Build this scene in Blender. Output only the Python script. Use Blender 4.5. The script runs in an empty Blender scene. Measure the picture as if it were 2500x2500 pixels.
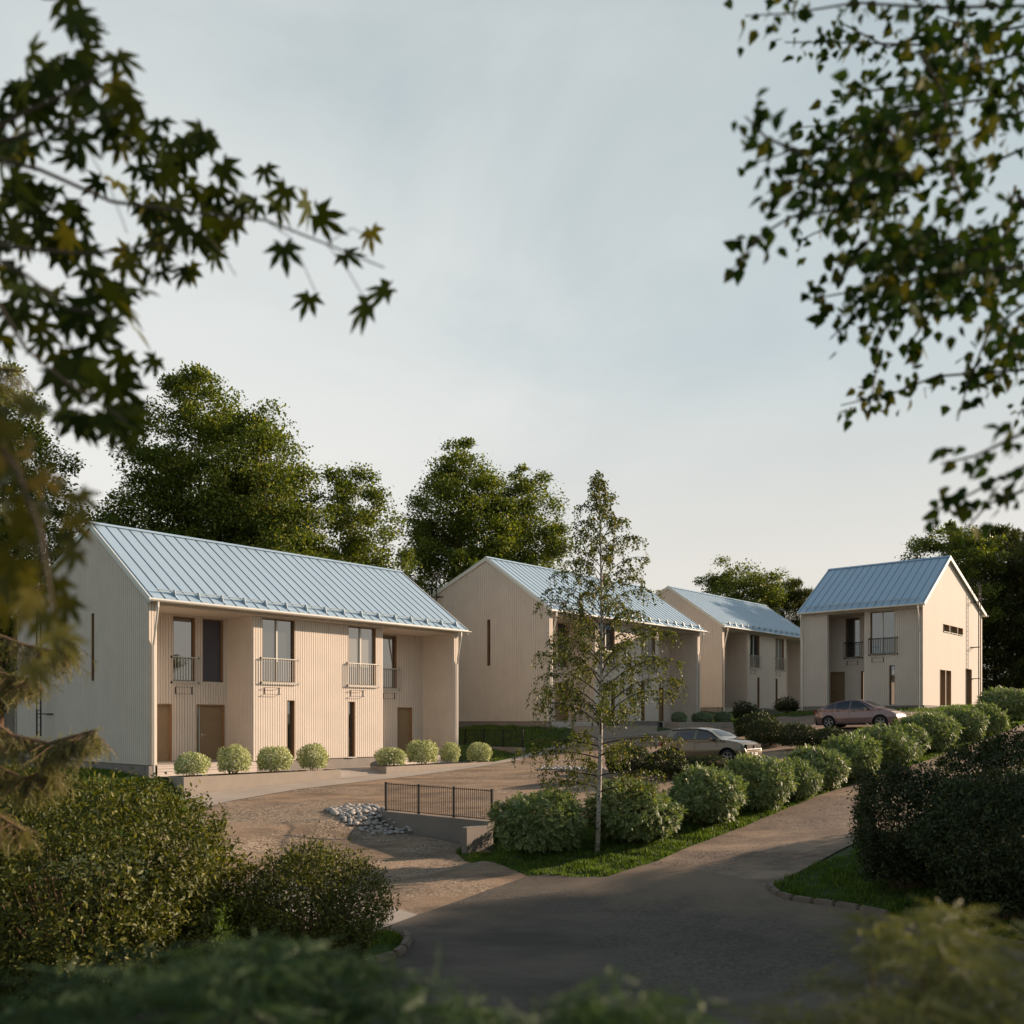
import bpy, bmesh, math, random
import numpy as np
from mathutils import Vector, Matrix
SC = bpy.context.scene
COL = SC.collection
R = math.radians
F = 2280.0; HY = 1761.0; EYE = 1.55          # focal length and horizon of the photo (its 2500 px frame), eye height
# ------------------------------------------------------------------ camera
cam = bpy.data.cameras.new('camera'); camo = bpy.data.objects.new('camera', cam); COL.objects.link(camo)
camo.location = (0, 0, EYE); camo.rotation_euler = (R(90), 0, 0)
cam.sensor_width = 36; cam.lens = F/2500*36; cam.shift_y = (HY-1250)/2500
cam.clip_start = .05; cam.clip_end = 2000
cam.dof.use_dof = True; cam.dof.focus_distance = 36; cam.dof.aperture_fstop = 1.9
SC.camera = camo
# ------------------------------------------------------------------ light
SUNDIR = Vector((2.02, .86, .74)).normalized()
elev = math.asin(SUNDIR.z); azim = math.atan2(SUNDIR.x, SUNDIR.y)
sl = bpy.data.lights.new('sun', 'SUN'); so = bpy.data.objects.new('sun', sl); COL.objects.link(so)
sl.energy = 5.0; sl.angle = R(.9); sl.color = (1, .75, .55)
so.rotation_euler = SUNDIR.to_track_quat('Z', 'Y').to_euler(); so.location = (60, 30, 40)
w = bpy.data.worlds.new("World"); SC.world = w; w.use_nodes = True
nt = w.node_tree; nd = nt.nodes; lk = nt.links; nd.clear()
out = nd.new('ShaderNodeOutputWorld'); bg = nd.new('ShaderNodeBackground'); bg.inputs[1].default_value = .0605
sky = nd.new('ShaderNodeTexSky'); sky.sky_type = 'NISHITA'; sky.sun_disc = False
sky.sun_elevation = elev; sky.sun_rotation = azim; sky.air_density = 1.0; sky.dust_density = 2.0; sky.ozone_density = 1.5
tc = nd.new('ShaderNodeTexCoord'); sep = nd.new('ShaderNodeSeparateXYZ'); lk.new(tc.outputs['Generated'], sep.inputs[0])
mp = nd.new('ShaderNodeMapping'); mp.inputs['Scale'].default_value = (1.2, 1.2, 2.2); mp.inputs['Location'].default_value = (.35, .2, .4)
lk.new(tc.outputs['Generated'], mp.inputs[0])
no = nd.new('ShaderNodeTexNoise'); no.inputs['Scale'].default_value = 1.6; no.inputs['Detail'].default_value = 7; no.inputs['Roughness'].default_value = .55
no.inputs['Distortion'].default_value = .5
lk.new(mp.outputs[0], no.inputs['Vector'])
r1 = nd.new('ShaderNodeValToRGB'); e = r1.color_ramp.elements      # veil of cloud: colour by height
e[0].position = 0.0; e[0].color = (7.9, 7.3, 6.4, 1); e[1].position = .62; e[1].color = (4.45, 5.2, 5.45, 1)
m = r1.color_ramp.elements.new(.16); m.color = (7.5, 7.2, 6.65, 1)
m = r1.color_ramp.elements.new(.36); m.color = (5.2, 5.95, 6.15, 1)
lk.new(sep.outputs[2], r1.inputs[0])
r2 = nd.new('ShaderNodeValToRGB'); e = r2.color_ramp.elements
e[0].position = .40; e[0].color = (0, 0, 0, 1); e[1].position = .70; e[1].color = (1, 1, 1, 1)
lk.new(no.outputs[0], r2.inputs[0])
mc = nd.new('ShaderNodeMix'); mc.data_type = 'RGBA'; mc.inputs['B'].default_value = (8.6, 8.4, 8.0, 1)
mm = nd.new('ShaderNodeMath'); mm.operation = 'MULTIPLY'; mm.inputs[1].default_value = .38
lk.new(r2.outputs[0], mm.inputs[0]); lk.new(mm.outputs[0], mc.inputs['Factor']); lk.new(r1.outputs[0], mc.inputs['A'])
ms = nd.new('ShaderNodeMix'); ms.data_type = 'RGBA'; ms.inputs['Factor'].default_value = .93
lk.new(sky.outputs[0], ms.inputs['A']); lk.new(mc.outputs['Result'], ms.inputs['B'])
# a broad bright bank of cloud low on the left
cb = nd.new('ShaderNodeVectorMath'); cb.operation = 'DOT_PRODUCT'; cb.inputs[1].default_value = tuple(Vector((-.30, .90, .33)).normalized())
nv = nd.new('ShaderNodeVectorMath'); nv.operation = 'NORMALIZE'; lk.new(tc.outputs['Generated'], nv.inputs[0]); lk.new(nv.outputs[0], cb.inputs[0])
c2_ = nd.new('ShaderNodeMath'); c2_.operation = 'MULTIPLY_ADD'; c2_.inputs[1].default_value = .10; lk.new(no.outputs[0], c2_.inputs[0]); lk.new(cb.outputs['Value'], c2_.inputs[2])
cr = nd.new('ShaderNodeMapRange'); cr.interpolation_type = 'SMOOTHSTEP'; cr.inputs['From Min'].default_value = .975; cr.inputs['From Max'].default_value = 1.055; cr.inputs['To Max'].default_value = .5; lk.new(c2_.outputs[0], cr.inputs['Value'])
mq = nd.new('ShaderNodeMix'); mq.data_type = 'RGBA'; mq.inputs['B'].default_value = (8.6, 8.45, 8.1, 1); lk.new(cr.outputs[0], mq.inputs['Factor']); lk.new(ms.outputs['Result'], mq.inputs['A'])
# the sky opposite the low sun is dimmer and bluer than the bright cloud ahead
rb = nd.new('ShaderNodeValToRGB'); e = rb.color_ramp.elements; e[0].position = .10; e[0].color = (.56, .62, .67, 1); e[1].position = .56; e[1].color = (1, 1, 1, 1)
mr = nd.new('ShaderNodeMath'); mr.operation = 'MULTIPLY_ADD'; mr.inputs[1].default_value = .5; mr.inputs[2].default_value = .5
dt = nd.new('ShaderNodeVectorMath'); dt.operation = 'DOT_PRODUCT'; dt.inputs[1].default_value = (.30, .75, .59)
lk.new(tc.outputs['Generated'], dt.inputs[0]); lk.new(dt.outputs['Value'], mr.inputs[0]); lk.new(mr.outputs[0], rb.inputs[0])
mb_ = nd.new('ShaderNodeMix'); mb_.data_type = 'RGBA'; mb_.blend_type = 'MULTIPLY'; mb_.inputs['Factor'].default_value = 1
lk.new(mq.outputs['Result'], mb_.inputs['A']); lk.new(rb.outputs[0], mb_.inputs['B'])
# with the sun this low the zenith (above the frame) is a much deeper blue than the veil near the horizon
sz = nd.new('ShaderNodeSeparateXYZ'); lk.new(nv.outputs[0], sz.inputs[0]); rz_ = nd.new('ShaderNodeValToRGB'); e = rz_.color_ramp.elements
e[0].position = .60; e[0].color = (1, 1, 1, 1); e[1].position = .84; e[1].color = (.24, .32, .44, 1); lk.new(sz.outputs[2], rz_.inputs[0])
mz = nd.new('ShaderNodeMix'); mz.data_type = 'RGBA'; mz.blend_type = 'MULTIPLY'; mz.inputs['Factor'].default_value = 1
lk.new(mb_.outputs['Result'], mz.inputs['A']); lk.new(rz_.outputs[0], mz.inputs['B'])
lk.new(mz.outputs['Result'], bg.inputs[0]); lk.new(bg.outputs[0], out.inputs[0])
SC.view_settings.view_transform = 'Standard'; SC.view_settings.look = 'None'
SC.view_settings.exposure = 0.85; SC.view_settings.gamma = 1
SC.cycles.max_bounces = 8; SC.cycles.diffuse_bounces = 4; SC.cycles.use_denoising = True
# ------------------------------------------------------------------ naming helpers
def tag(o, label=None, cat=None, group=None, kind=None):
    if label: o['label'] = label
    if cat: o['category'] = cat
    if group: o['group'] = group
    if kind: o['kind'] = kind
    return o
def empty(name, loc=(0, 0, 0), rz=0):
    o = bpy.data.objects.new(name, None); COL.objects.link(o); o.location = loc; o.rotation_euler = (0, 0, rz); o.empty_display_size = .2
    return o
CH = {}
def addchild(o, p):
    o.parent = p; CH.setdefault(p.name, []).append(o)
def copy_tree(o, parent=None):
    c = o.copy(); COL.objects.link(c)
    if parent is not None: addchild(c, parent)
    for ch in list(CH.get(o.name, [])): copy_tree(ch, c)
    return c
# ------------------------------------------------------------------ mesh helpers
class MB:
    def __init__(s): s.v = []; s.f = []
    def add(s, vs, fs):
        n = len(s.v); s.v += [tuple(p) for p in vs]; s.f += [tuple(i+n for i in f) for f in fs]
    def quad(s, a, b, c, d): s.add([a, b, c, d], [(0, 1, 2, 3)])
    def box(s, x0, x1, y0, y1, z0, z1):
        s.add([(x0,y0,z0),(x1,y0,z0),(x1,y1,z0),(x0,y1,z0),(x0,y0,z1),(x1,y0,z1),(x1,y1,z1),(x0,y1,z1)],
              [(3,2,1,0),(4,5,6,7),(0,1,5,4),(1,2,6,5),(2,3,7,6),(3,0,4,7)])
    def obox(s, p, q, wd, ht):      # a bar of rectangular section from p to q
        p = Vector(p); q = Vector(q); d = (q-p).normalized(); u = Vector((0,0,1)) if abs(d.z) < .9 else Vector((1,0,0))
        a = d.cross(u).normalized()*wd/2; b = a.cross(d).normalized()*ht/2
        vs = [p-a-b, p+a-b, p+a+b, p-a+b, q-a-b, q+a-b, q+a+b, q-a+b]
        s.add(vs, [(0,3,2,1),(4,5,6,7),(0,1,5,4),(1,2,6,5),(2,3,7,6),(3,0,4,7)])
    def tube(s, pts, rad, n=8, cap=True):
        pts = [Vector(p) for p in pts]; m = len(pts)
        rr = rad if isinstance(rad, (list, tuple)) else [rad]*m
        base = len(s.v); ref = Vector((.13, .27, 1)).normalized()
        for i, p in enumerate(pts):
            d = (pts[min(i+1, m-1)]-pts[max(i-1, 0)]).normalized()
            a = d.cross(ref); a = (a if a.length > .05 else d.cross(Vector((1, 0, 0)))).normalized(); b = d.cross(a)
            for k in range(n):
                t = 2*math.pi*k/n; s.v.append(tuple(p+(a*math.cos(t)+b*math.sin(t))*rr[i]))
        for i in range(m-1):
            for k in range(n):
                a0 = base+i*n+k; a1 = base+i*n+(k+1) % n
                s.f.append((a0, a1, a1+n, a0+n))
        if cap:
            s.f.append(tuple(base+k for k in range(n))[::-1]); s.f.append(tuple(base+(m-1)*n+k for k in range(n)))
    def build(s, name, m, parent=None, smooth=False, bevel=0, loc=None):
        me = bpy.data.meshes.new(name); me.from_pydata(s.v, [], s.f)
        if bevel:
            bm = bmesh.new(); bm.from_mesh(me); bmesh.ops.remove_doubles(bm, verts=bm.verts, dist=1e-5)
            bmesh.ops.bevel(bm, geom=[e for e in bm.edges if len(e.link_faces) == 2 and e.calc_face_angle(0) > .6], offset=bevel, segments=2, affect='EDGES', clamp_overlap=True)
            bm.to_mesh(me); bm.free()
        me.materials.append(m)
        if smooth: me.polygons.foreach_set('use_smooth', [True]*len(me.polygons))
        me.update(); o = bpy.data.objects.new(name, me); COL.objects.link(o)
        if parent is not None: addchild(o, parent)
        if loc: o.location = loc
        return o
def np_mesh(name, V, Fc, m, parent=None, smooth=False, loc=None):
    """V (n,3), Fc list of (k, array (m,k))"""
    me = bpy.data.meshes.new(name); V = np.asarray(V, np.float32)
    me.vertices.add(len(V)); me.vertices.foreach_set('co', V.ravel())
    idx = np.concatenate([f.ravel() for f in Fc]); tot = np.concatenate([np.full(len(f), f.shape[1]) for f in Fc])
    st = np.r_[0, np.cumsum(tot)[:-1]]
    me.loops.add(len(idx)); me.loops.foreach_set('vertex_index', idx.astype(np.int32))
    me.polygons.add(len(tot)); me.polygons.foreach_set('loop_start', st.astype(np.int32)); me.polygons.foreach_set('loop_total', tot.astype(np.int32))
    me.update(calc_edges=True); me.validate()
    if smooth: me.polygons.foreach_set('use_smooth', [True]*len(me.polygons))
    me.materials.append(m); o = bpy.data.objects.new(name, me); COL.objects.link(o)
    if parent is not None: addchild(o, parent)
    if loc: o.location = loc
    return o
# ------------------------------------------------------------------ materials
def mat(name, col, rough=.7, metal=0, var=0, vscale=3.0, col2=None, bump=0, bscale=40, spec=.4, coord='Object', stretch=None, detail=5, ramp=(.35, .65)):
    m = bpy.data.materials.new(name); m.use_nodes = True; n = m.node_tree.nodes; l = m.node_tree.links
    b = n['Principled BSDF']; b.inputs['Base Color'].default_value = (*col, 1); b.inputs['Roughness'].default_value = rough
    b.inputs['Metallic'].default_value = metal; b.inputs['Specular IOR Level'].default_value = spec
    t = n.new('ShaderNodeTexCoord'); src = t.outputs[coord]
    if stretch:
        mp = n.new('ShaderNodeMapping'); mp.inputs['Scale'].default_value = stretch; l.new(src, mp.inputs[0]); src = mp.outputs[0]
    if col2 is not None or var:
        if col2 is None: col2 = tuple(c*(1-var) for c in col)
        x = n.new('ShaderNodeTexNoise'); x.inputs['Scale'].default_value = vscale; x.inputs['Detail'].default_value = detail; l.new(src, x.inputs['Vector'])
        r = n.new('ShaderNodeValToRGB'); r.color_ramp.elements[0].position = ramp[0]; r.color_ramp.elements[1].position = ramp[1]
        r.color_ramp.elements[0].color = (*col2, 1); r.color_ramp.elements[1].color = (*col, 1)
        l.new(x.outputs[0], r.inputs[0]); l.new(r.outputs[0], b.inputs['Base Color'])
    if bump:
        x = n.new('ShaderNodeTexNoise'); x.inputs['Scale'].default_value = bscale; x.inputs['Detail'].default_value = 4; l.new(src, x.inputs['Vector'])
        bu = n.new('ShaderNodeBump'); bu.inputs['Strength'].default_value = bump; bu.inputs['Distance'].default_value = .02
        l.new(x.outputs[0], bu.inputs['Height']); l.new(bu.outputs[0], b.inputs['Normal'])
    return m
def leafmat(name, c1, c2, c3=None, trans=.35, rough=.5, tcol=None, spec=.3):
    """leaves: every leaf has its own tint; part of the light passes through"""
    m = bpy.data.materials.new(name); m.use_nodes = True; n = m.node_tree.nodes; l = m.node_tree.links
    b = n['Principled BSDF']; b.inputs['Roughness'].default_value = rough; b.inputs['Specular IOR Level'].default_value = spec
    g = n.new('ShaderNodeNewGeometry'); r = n.new('ShaderNodeValToRGB'); e = r.color_ramp.elements
    e[0].color = (*c1, 1); e[1].color = (*c2, 1); e[1].position = .75 if c3 else 1.0
    if c3:
        q = e.new(1.0); q.color = (*c3, 1); q.position = 1.0
    l.new(g.outputs['Random Per Island'], r.inputs[0]); l.new(r.outputs[0], b.inputs['Base Color'])
    t = n.new('ShaderNodeBsdfTranslucent'); mx = n.new('ShaderNodeMixShader'); mx.inputs[0].default_value = trans
    mu = n.new('ShaderNodeMix'); mu.data_type = 'RGBA'; mu.blend_type = 'MULTIPLY'; mu.inputs['Factor'].default_value = 1
    mu.inputs['B'].default_value = (*(tcol or (1.5, 1.5, .5)), 1)
    l.new(r.outputs[0], mu.inputs['A']); l.new(mu.outputs['Result'], t.inputs['Color'])
    l.new(b.outputs[0], mx.inputs[1]); l.new(t.outputs[0], mx.inputs[2]); l.new(mx.outputs[0], n['Material Output'].inputs[0])
    return m
def glassmat(name, col, ior=1.9, rough=.015):
    m = bpy.data.materials.new(name); m.use_nodes = True; n = m.node_tree.nodes; l = m.node_tree.links
    b = n['Principled BSDF']; b.inputs['Base Color'].default_value = (*col, 1); b.inputs['Roughness'].default_value = rough; b.inputs['IOR'].default_value = ior
    return m
M = {}
M['wall'] = mat('painted_boards', (.63, .565, .495), .75, var=.06, vscale=1.2, bump=.15, bscale=30)
M['plaster'] = mat('plaster', (.58, .52, .46), .85, var=.04, vscale=1.0)
M['plinth'] = mat('plinth_render', (.24, .215, .195), .85, var=.12, vscale=2, bump=.2)
M['roof'] = mat('roof_sheet', (.41, .55, .67), .36, .3, var=.04, vscale=.8, spec=.5)
M['seam'] = mat('roof_seam', (.13, .18, .22), .6, .0)  # darker than the sheet: shade on the seam sides is in the colour
M['trim'] = mat('white_trim', (.62, .64, .60), .5)
M['guard'] = mat('snow_guard_metal', (.42, .50, .54), .45, .3)
M['pipe'] = mat('zinc_pipe', (.62, .60, .55), .35, .5)
M['frame'] = mat('brown_window_frame', (.16, .10, .06), .5)
M['oak'] = mat('oak_reveal', (.27, .165, .085), .55, var=.2, vscale=8, stretch=(1, 1, .1))
M['mull'] = mat('pale_mullion', (.55, .53, .47), .45)
M['door'] = mat('brown_door', (.25, .175, .10), .5, var=.08, vscale=3)
M['glass'] = glassmat('window_glass', (.03, .034, .034), 3.0)
M['glass2'] = glassmat('curtained_glass', (.22, .21, .19), 2.8)
M['glass3'] = glassmat('blue_dark_glass', (.05, .06, .09), 1.7)
M['steel'] = mat('galvanised_steel', (.50, .48, .44), .4, .6)
M['black'] = mat('black_steel', (.010, .010, .011), .6, spec=.2)
M['conc'] = mat('concrete', (.30, .26, .22), .85, var=.1, vscale=2.5, bump=.25, bscale=25)
M['rwall'] = mat('retaining_wall_concrete', (.20, .18, .16), .88, var=.15, vscale=1.5, bump=.3, bscale=20)
M['kerb'] = mat('kerb_concrete', (.20, .16, .125), .9, var=.25, vscale=6, bump=.4, bscale=20)
M['deck'] = mat('pale_planks', (.55, .49, .44), .7, var=.1, vscale=6, stretch=(1, 6, 6))
M['soil'] = mat('dark_soil', (.035, .025, .018), .95, bump=.6, bscale=30)
M['bark'] = mat('brown_bark', (.14, .085, .05), .85, var=.35, vscale=12, bump=.5, bscale=20)
M['chrome'] = mat('chrome', (.7, .68, .65), .15, 1)
AX=(0.6668,0.7453); BX=(0.7453,-0.6668); C1=(-12.85,33.0)
def ab(x,y):
    dx,dy=x-C1[0],y-C1[1]; return dx*AX[0]+dy*AX[1], dx*BX[0]+dy*BX[1]
def xy(a,b): return C1[0]+a*AX[0]+b*BX[0], C1[1]+a*AX[1]+b*BX[1]
CP=[(0,2.6,-.98),(6.6,2.6,-.69),(8.9,2.6,-.6),(15.3,2.6,-.31),(18,2.6,-.08),(22,3.5,.3),(26,2.8,.72),(31,2.6,1.06),(37.3,2.6,1.2),(44,1,1.75),
(-6,20,-2.3),(2.2,19.7,-1.72),(12,20,-.72),(22,20,.32),(34,20,1.5),(46,20,2.45),(60,20,3.2),(12,11,-.62),(18,12.4,-.13),(31,13,1.25),(8,12,-.95),
(40,6,2.2),(40,13.3,2.3),(52,13.3,2.6),(37,9,1.85),(2.8,12.3,-1.2),(-.2,17.8,-1.95),(-4.8,18.5,-2.22),(-6.5,23,-2.5),(-9.4,17.7,-2.25),(-14,27,-2.7),(0,27,-1.95),(12,28,-.7),(22,29,.32),(34,30,1.5),
(-.3,-7,-.34),(-.3,-.2,-.42),(-4,0,-.6),(-3,5,-1.3),(-8,10,-1.85),(-20,20,-2.8),(-20,0,-1.5),(-20,-15,-.8),(-15,10,-2.1),
(5,-14,-.3),(15,-14,.2),(16.5,-3,.1),(20,-3,1.0),(22,-3,1.33),(22,-12,1.3),(22,.2,1.2),(37,-12,1.9),(44.7,-3,2.33),(45,-14,2.4),(60,-3,2.5),(60,-15,2.6),(0,-40,0),(40,-40,1.5),(80,0,3),(80,40,3.5),(60,60,2),(20,60,0),(-20,50,-3),(-30,-40,-1)]
P=np.array(CP,float)
def _U(r2): return np.where(r2>1e-12, r2*np.log(np.maximum(r2,1e-12))*.5, 0)
def _fit():
    n=len(P); A=np.zeros((n+3,n+3)); d=((P[:,None,:2]-P[None,:,:2])**2).sum(2)
    A[:n,:n]=_U(d)+np.eye(n)*2.0; A[:n,n]=1; A[:n,n+1:]=P[:,:2]; A[n,:n]=1; A[n+1:,:n]=P[:,:2].T
    return np.linalg.solve(A,np.r_[P[:,2],0,0,0])
Wt=_fit()
def sst(e0,e1,x):
    t=np.clip((x-e0)/(e1-e0),0,1); return t*t*(3-2*t)
def ground(x,y):
    x=np.asarray(x,float); y=np.asarray(y,float); a,b=ab(x,y)
    ac=np.clip(a,-30,80); bc=np.clip(b,-40,60)
    s=ac.shape; pts=np.stack([ac.ravel(),bc.ravel()],1)
    z=np.zeros(len(pts))
    for k in range(0,len(pts),20000):
        q=pts[k:k+20000]; d=((q[:,None]-P[None,:,:2])**2).sum(2)
        z[k:k+20000]=_U(d)@Wt[:-3]+Wt[-3]+q@Wt[-2:]
    z=z.reshape(s)
    # terrace pad beside house 1
    def pad(z,a0,a1,b0,b1,h,w,wf):
        m=sst(a0-w,a0,a)*(1-sst(a1,a1+w,a))*sst(b0-w,b0,b)*(1-sst(b1,b1+wf,b))
        return z*(1-m)+h*m
    z=pad(z,0.05,15.4,-13,1.5,-.42,.35,.85)
    z=pad(z,22.1,37.5,-13,1.5,1.2,.6,.85)
    # drop below the little retaining wall
    drop=.5*(1-sst(2.30,2.55,a))*sst(-6,1.5,a)*sst(9.2,10.6,b)*(1-sst(14.6,16.5,b))
    return z-drop
def gp(px,py,dz=0.0):
    """ray through a photo pixel met with the terrain"""
    r=(px-1250)/F; s=(py-HY)/F
    Y=np.arange(5,110,.02); zz=EYE-s*Y; g=ground(r*Y,Y)+dz
    k=np.where(zz<=g)[0]
    i=k[0] if len(k) else len(Y)-1
    return r*Y[i],Y[i],float(g[i])
# ------------------------------------------------------------------ setting: ground sheets
def clip_cells(poly, step, fine=None):
    """fill a plan polygon and cut it into a grid so that it can follow the terrain"""
    bm = bmesh.new(); vs = [bm.verts.new((x, y, 0)) for x, y in poly]
    es = [bm.edges.new((vs[i], vs[(i+1) % len(vs)])) for i in range(len(vs))]
    bmesh.ops.triangle_fill(bm, use_beauty=True, edges=es)
    xs = [p[0] for p in poly]; ys = [p[1] for p in poly]
    def cuts(lo, hi, st):
        k = math.ceil(lo/st)
        while k*st < hi: yield k*st; k += 1
    for c in cuts(min(xs), max(xs), step):
        bmesh.ops.bisect_plane(bm, geom=bm.verts[:]+bm.edges[:]+bm.faces[:], plane_co=(c+.0013, 0, 0), plane_no=(1, 0, 0))
    for c in cuts(min(ys), max(ys), step):
        bmesh.ops.bisect_plane(bm, geom=bm.verts[:]+bm.edges[:]+bm.faces[:], plane_co=(0, c+.0017, 0), plane_no=(0, 1, 0))
    for f in bm.faces:
        if f.normal.z < 0: f.normal_flip()
    return bm
def drape(name, poly, step, off, m, skirt=0):
    bm = clip_cells(poly, step); bm.verts.ensure_lookup_table()
    P = np.array([v.co[:] for v in bm.verts]); z = ground(P[:, 0], P[:, 1])+off
    for v, zz in zip(bm.verts, z): v.co.z = zz
    if skirt:
        be = [e for e in bm.edges if len(e.link_faces) == 1]
        r = bmesh.ops.extrude_edge_only(bm, edges=be)
        for v in [g for g in r['geom'] if isinstance(g, bmesh.types.BMVert)]: v.co.z -= skirt
    bmesh.ops.recalc_face_normals(bm, faces=bm.faces)
    me = bpy.data.meshes.new(name); bm.to_mesh(me); bm.free(); me.materials.append(m)
    me.polygons.foreach_set('use_smooth', [True]*len(me.polygons))
    o = bpy.data.objects.new(name, me); COL.objects.link(o); o['kind'] = 'structure'
    return o
def gravelmat(name, c_lo, c_hi, c_st, sc=1.0, bumpk=.8, dark=(.10, .085, .07)):
    m = bpy.data.materials.new(name); m.use_nodes = True; n = m.node_tree.nodes; l = m.node_tree.links
    b = n['Principled BSDF']; b.inputs['Roughness'].default_value = .9; b.inputs['Specular IOR Level'].default_value = .2
    t = n.new('ShaderNodeTexCoord')
    mp = n.new('ShaderNodeMapping'); mp.inputs['Rotation'].default_value = (0, 0, R(20)); mp.inputs['Scale'].default_value = (.6, 1.15, 1); l.new(t.outputs['Object'], mp.inputs[0])
    a = n.new('ShaderNodeTexNoise'); a.inputs['Scale'].default_value = .9*sc; a.inputs['Detail'].default_value = 7; a.inputs['Roughness'].default_value = .62; l.new(mp.outputs[0], a.inputs['Vector'])
    r = n.new('ShaderNodeValToRGB'); r.color_ramp.elements[0].position = .38; r.color_ramp.elements[1].position = .60
    r.color_ramp.elements[0].color = (*c_lo, 1); r.color_ramp.elements[1].color = (*c_hi, 1); l.new(a.outputs[0], r.inputs[0])
    v = n.new('ShaderNodeTexVoronoi'); v.inputs['Scale'].default_value = 21; l.new(t.outputs['Object'], v.inputs['Vector'])
    v2 = n.new('ShaderNodeSeparateColor'); l.new(v.outputs['Color'], v2.inputs[0])
    r2 = n.new('ShaderNodeValToRGB'); r2.color_ramp.elements[0].position = .0; r2.color_ramp.elements[1].position = 1
    r2.color_ramp.elements[0].color = (*dark, 1); r2.color_ramp.elements[1].color = (*c_st, 1); l.new(v2.outputs[0], r2.inputs[0])
    # where the loose stones lie
    p = n.new('ShaderNodeTexNoise'); p.inputs['Scale'].default_value = .55*sc; p.inputs['Detail'].default_value = 6; p.inputs['Roughness'].default_value = .7; l.new(mp.outputs[0], p.inputs['Vector'])
    r3 = n.new('ShaderNodeValToRGB'); r3.color_ramp.elements[0].position = .44; r3.color_ramp.elements[1].position = .60; l.new(p.outputs[0], r3.inputs[0])
    mu = n.new('ShaderNodeMath'); mu.operation = 'MULTIPLY'; mu.inputs[1].default_value = .8; l.new(r3.outputs[0], mu.inputs[0])
    mx = n.new('ShaderNodeMix'); mx.data_type = 'RGBA'; l.new(mu.outputs[0], mx.inputs['Factor']); l.new(r.outputs[0], mx.inputs['A']); l.new(r2.outputs[0], mx.inputs['B'])
    l.new(mx.outputs['Result'], b.inputs['Base Color'])
    h = n.new('ShaderNodeMath'); h.operation = 'MULTIPLY'; l.new(v2.outputs[1], h.inputs[0]); l.new(mu.outputs[0], h.inputs[1])
    h2 = n.new('ShaderNodeMath'); h2.operation = 'ADD'; l.new(h.outputs[0], h2.inputs[0])
    fn = n.new('ShaderNodeTexNoise'); fn.inputs['Scale'].default_value = 14; fn.inputs['Detail'].default_value = 6; l.new(t.outputs['Object'], fn.inputs['Vector']); l.new(fn.outputs[0], h2.inputs[1])
    bu = n.new('ShaderNodeBump'); bu.inputs['Strength'].default_value = bumpk; bu.inputs['Distance'].default_value = .014; l.new(h2.outputs[0], bu.inputs['Height']); l.new(bu.outputs[0], b.inputs['Normal'])
    return m
M['gravel'] = gravelmat('fine_gravel', (.145, .108, .078), (.30, .215, .145), (.46, .37, .28), dark=(.045, .036, .03))
M['lane'] = gravelmat('worn_gravel', (.16, .12, .092), (.31, .235, .17), (.24, .19, .155), dark=(.05, .042, .038))
def asphaltmat():
    """asphalt, with gravel dragged out over it where the lane joins"""
    m = gravelmat('asphalt', (.075, .066, .056), (.135, .116, .095), (.125, .11, .094), sc=.6, bumpk=.15, dark=(.06, .053, .046))
    n = m.node_tree.nodes; l = m.node_tree.links; b = n['Principled BSDF']; src = b.inputs['Base Color'].links[0].from_socket
    t = n.new('ShaderNodeTexCoord'); d = n.new('ShaderNodeVectorMath'); d.operation = 'DOT_PRODUCT'; d.inputs[1].default_value = (AX[0], AX[1], 0); l.new(t.outputs['Object'], d.inputs[0])
    e_ = n.new('ShaderNodeVectorMath'); e_.operation = 'DOT_PRODUCT'; e_.inputs[1].default_value = (BX[0], BX[1], 0); l.new(t.outputs['Object'], e_.inputs[0])
    a0 = C1[0]*AX[0]+C1[1]*AX[1]; b0 = C1[0]*BX[0]+C1[1]*BX[1]
    x = n.new('ShaderNodeTexNoise'); x.inputs['Scale'].default_value = 1.1; x.inputs['Detail'].default_value = 8; x.inputs['Roughness'].default_value = .65; l.new(t.outputs['Object'], x.inputs['Vector'])
    k = n.new('ShaderNodeMath'); k.operation = 'MULTIPLY_ADD'; k.inputs[1].default_value = 4.2; l.new(x.outputs[0], k.inputs[0]); l.new(d.outputs['Value'], k.inputs[2])
    r = n.new('ShaderNodeMapRange'); r.inputs['From Min'].default_value = a0+.9; r.inputs['From Max'].default_value = a0+3.4; l.new(k.outputs[0], r.inputs['Value'])
    r2 = n.new('ShaderNodeMapRange'); r2.inputs['From Min'].default_value = b0+18.6; r2.inputs['From Max'].default_value = b0+19.8; l.new(e_.outputs['Value'], r2.inputs['Value'])
    q = n.new('ShaderNodeMath'); q.operation = 'MULTIPLY'; l.new(r.outputs[0], q.inputs[0]); l.new(r2.outputs[0], q.inputs[1])
    mx = n.new('ShaderNodeMix'); mx.data_type = 'RGBA'; mx.inputs['B'].default_value = (.20, .155, .115, 1); l.new(q.outputs[0], mx.inputs['Factor']); l.new(src, mx.inputs['A']); l.new(mx.outputs['Result'], b.inputs['Base Color'])
    return m
M['asphalt'] = asphaltmat()
M['earth'] = mat('grassy_earth', (.045, .075, .018), .95, col2=(.03, .05, .014), vscale=1.5, bump=.6, bscale=12)
M['slab'] = mat('pale_concrete_paving', (.36, .32, .28), .85, var=.16, vscale=.9, bump=.15, bscale=20)
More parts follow.
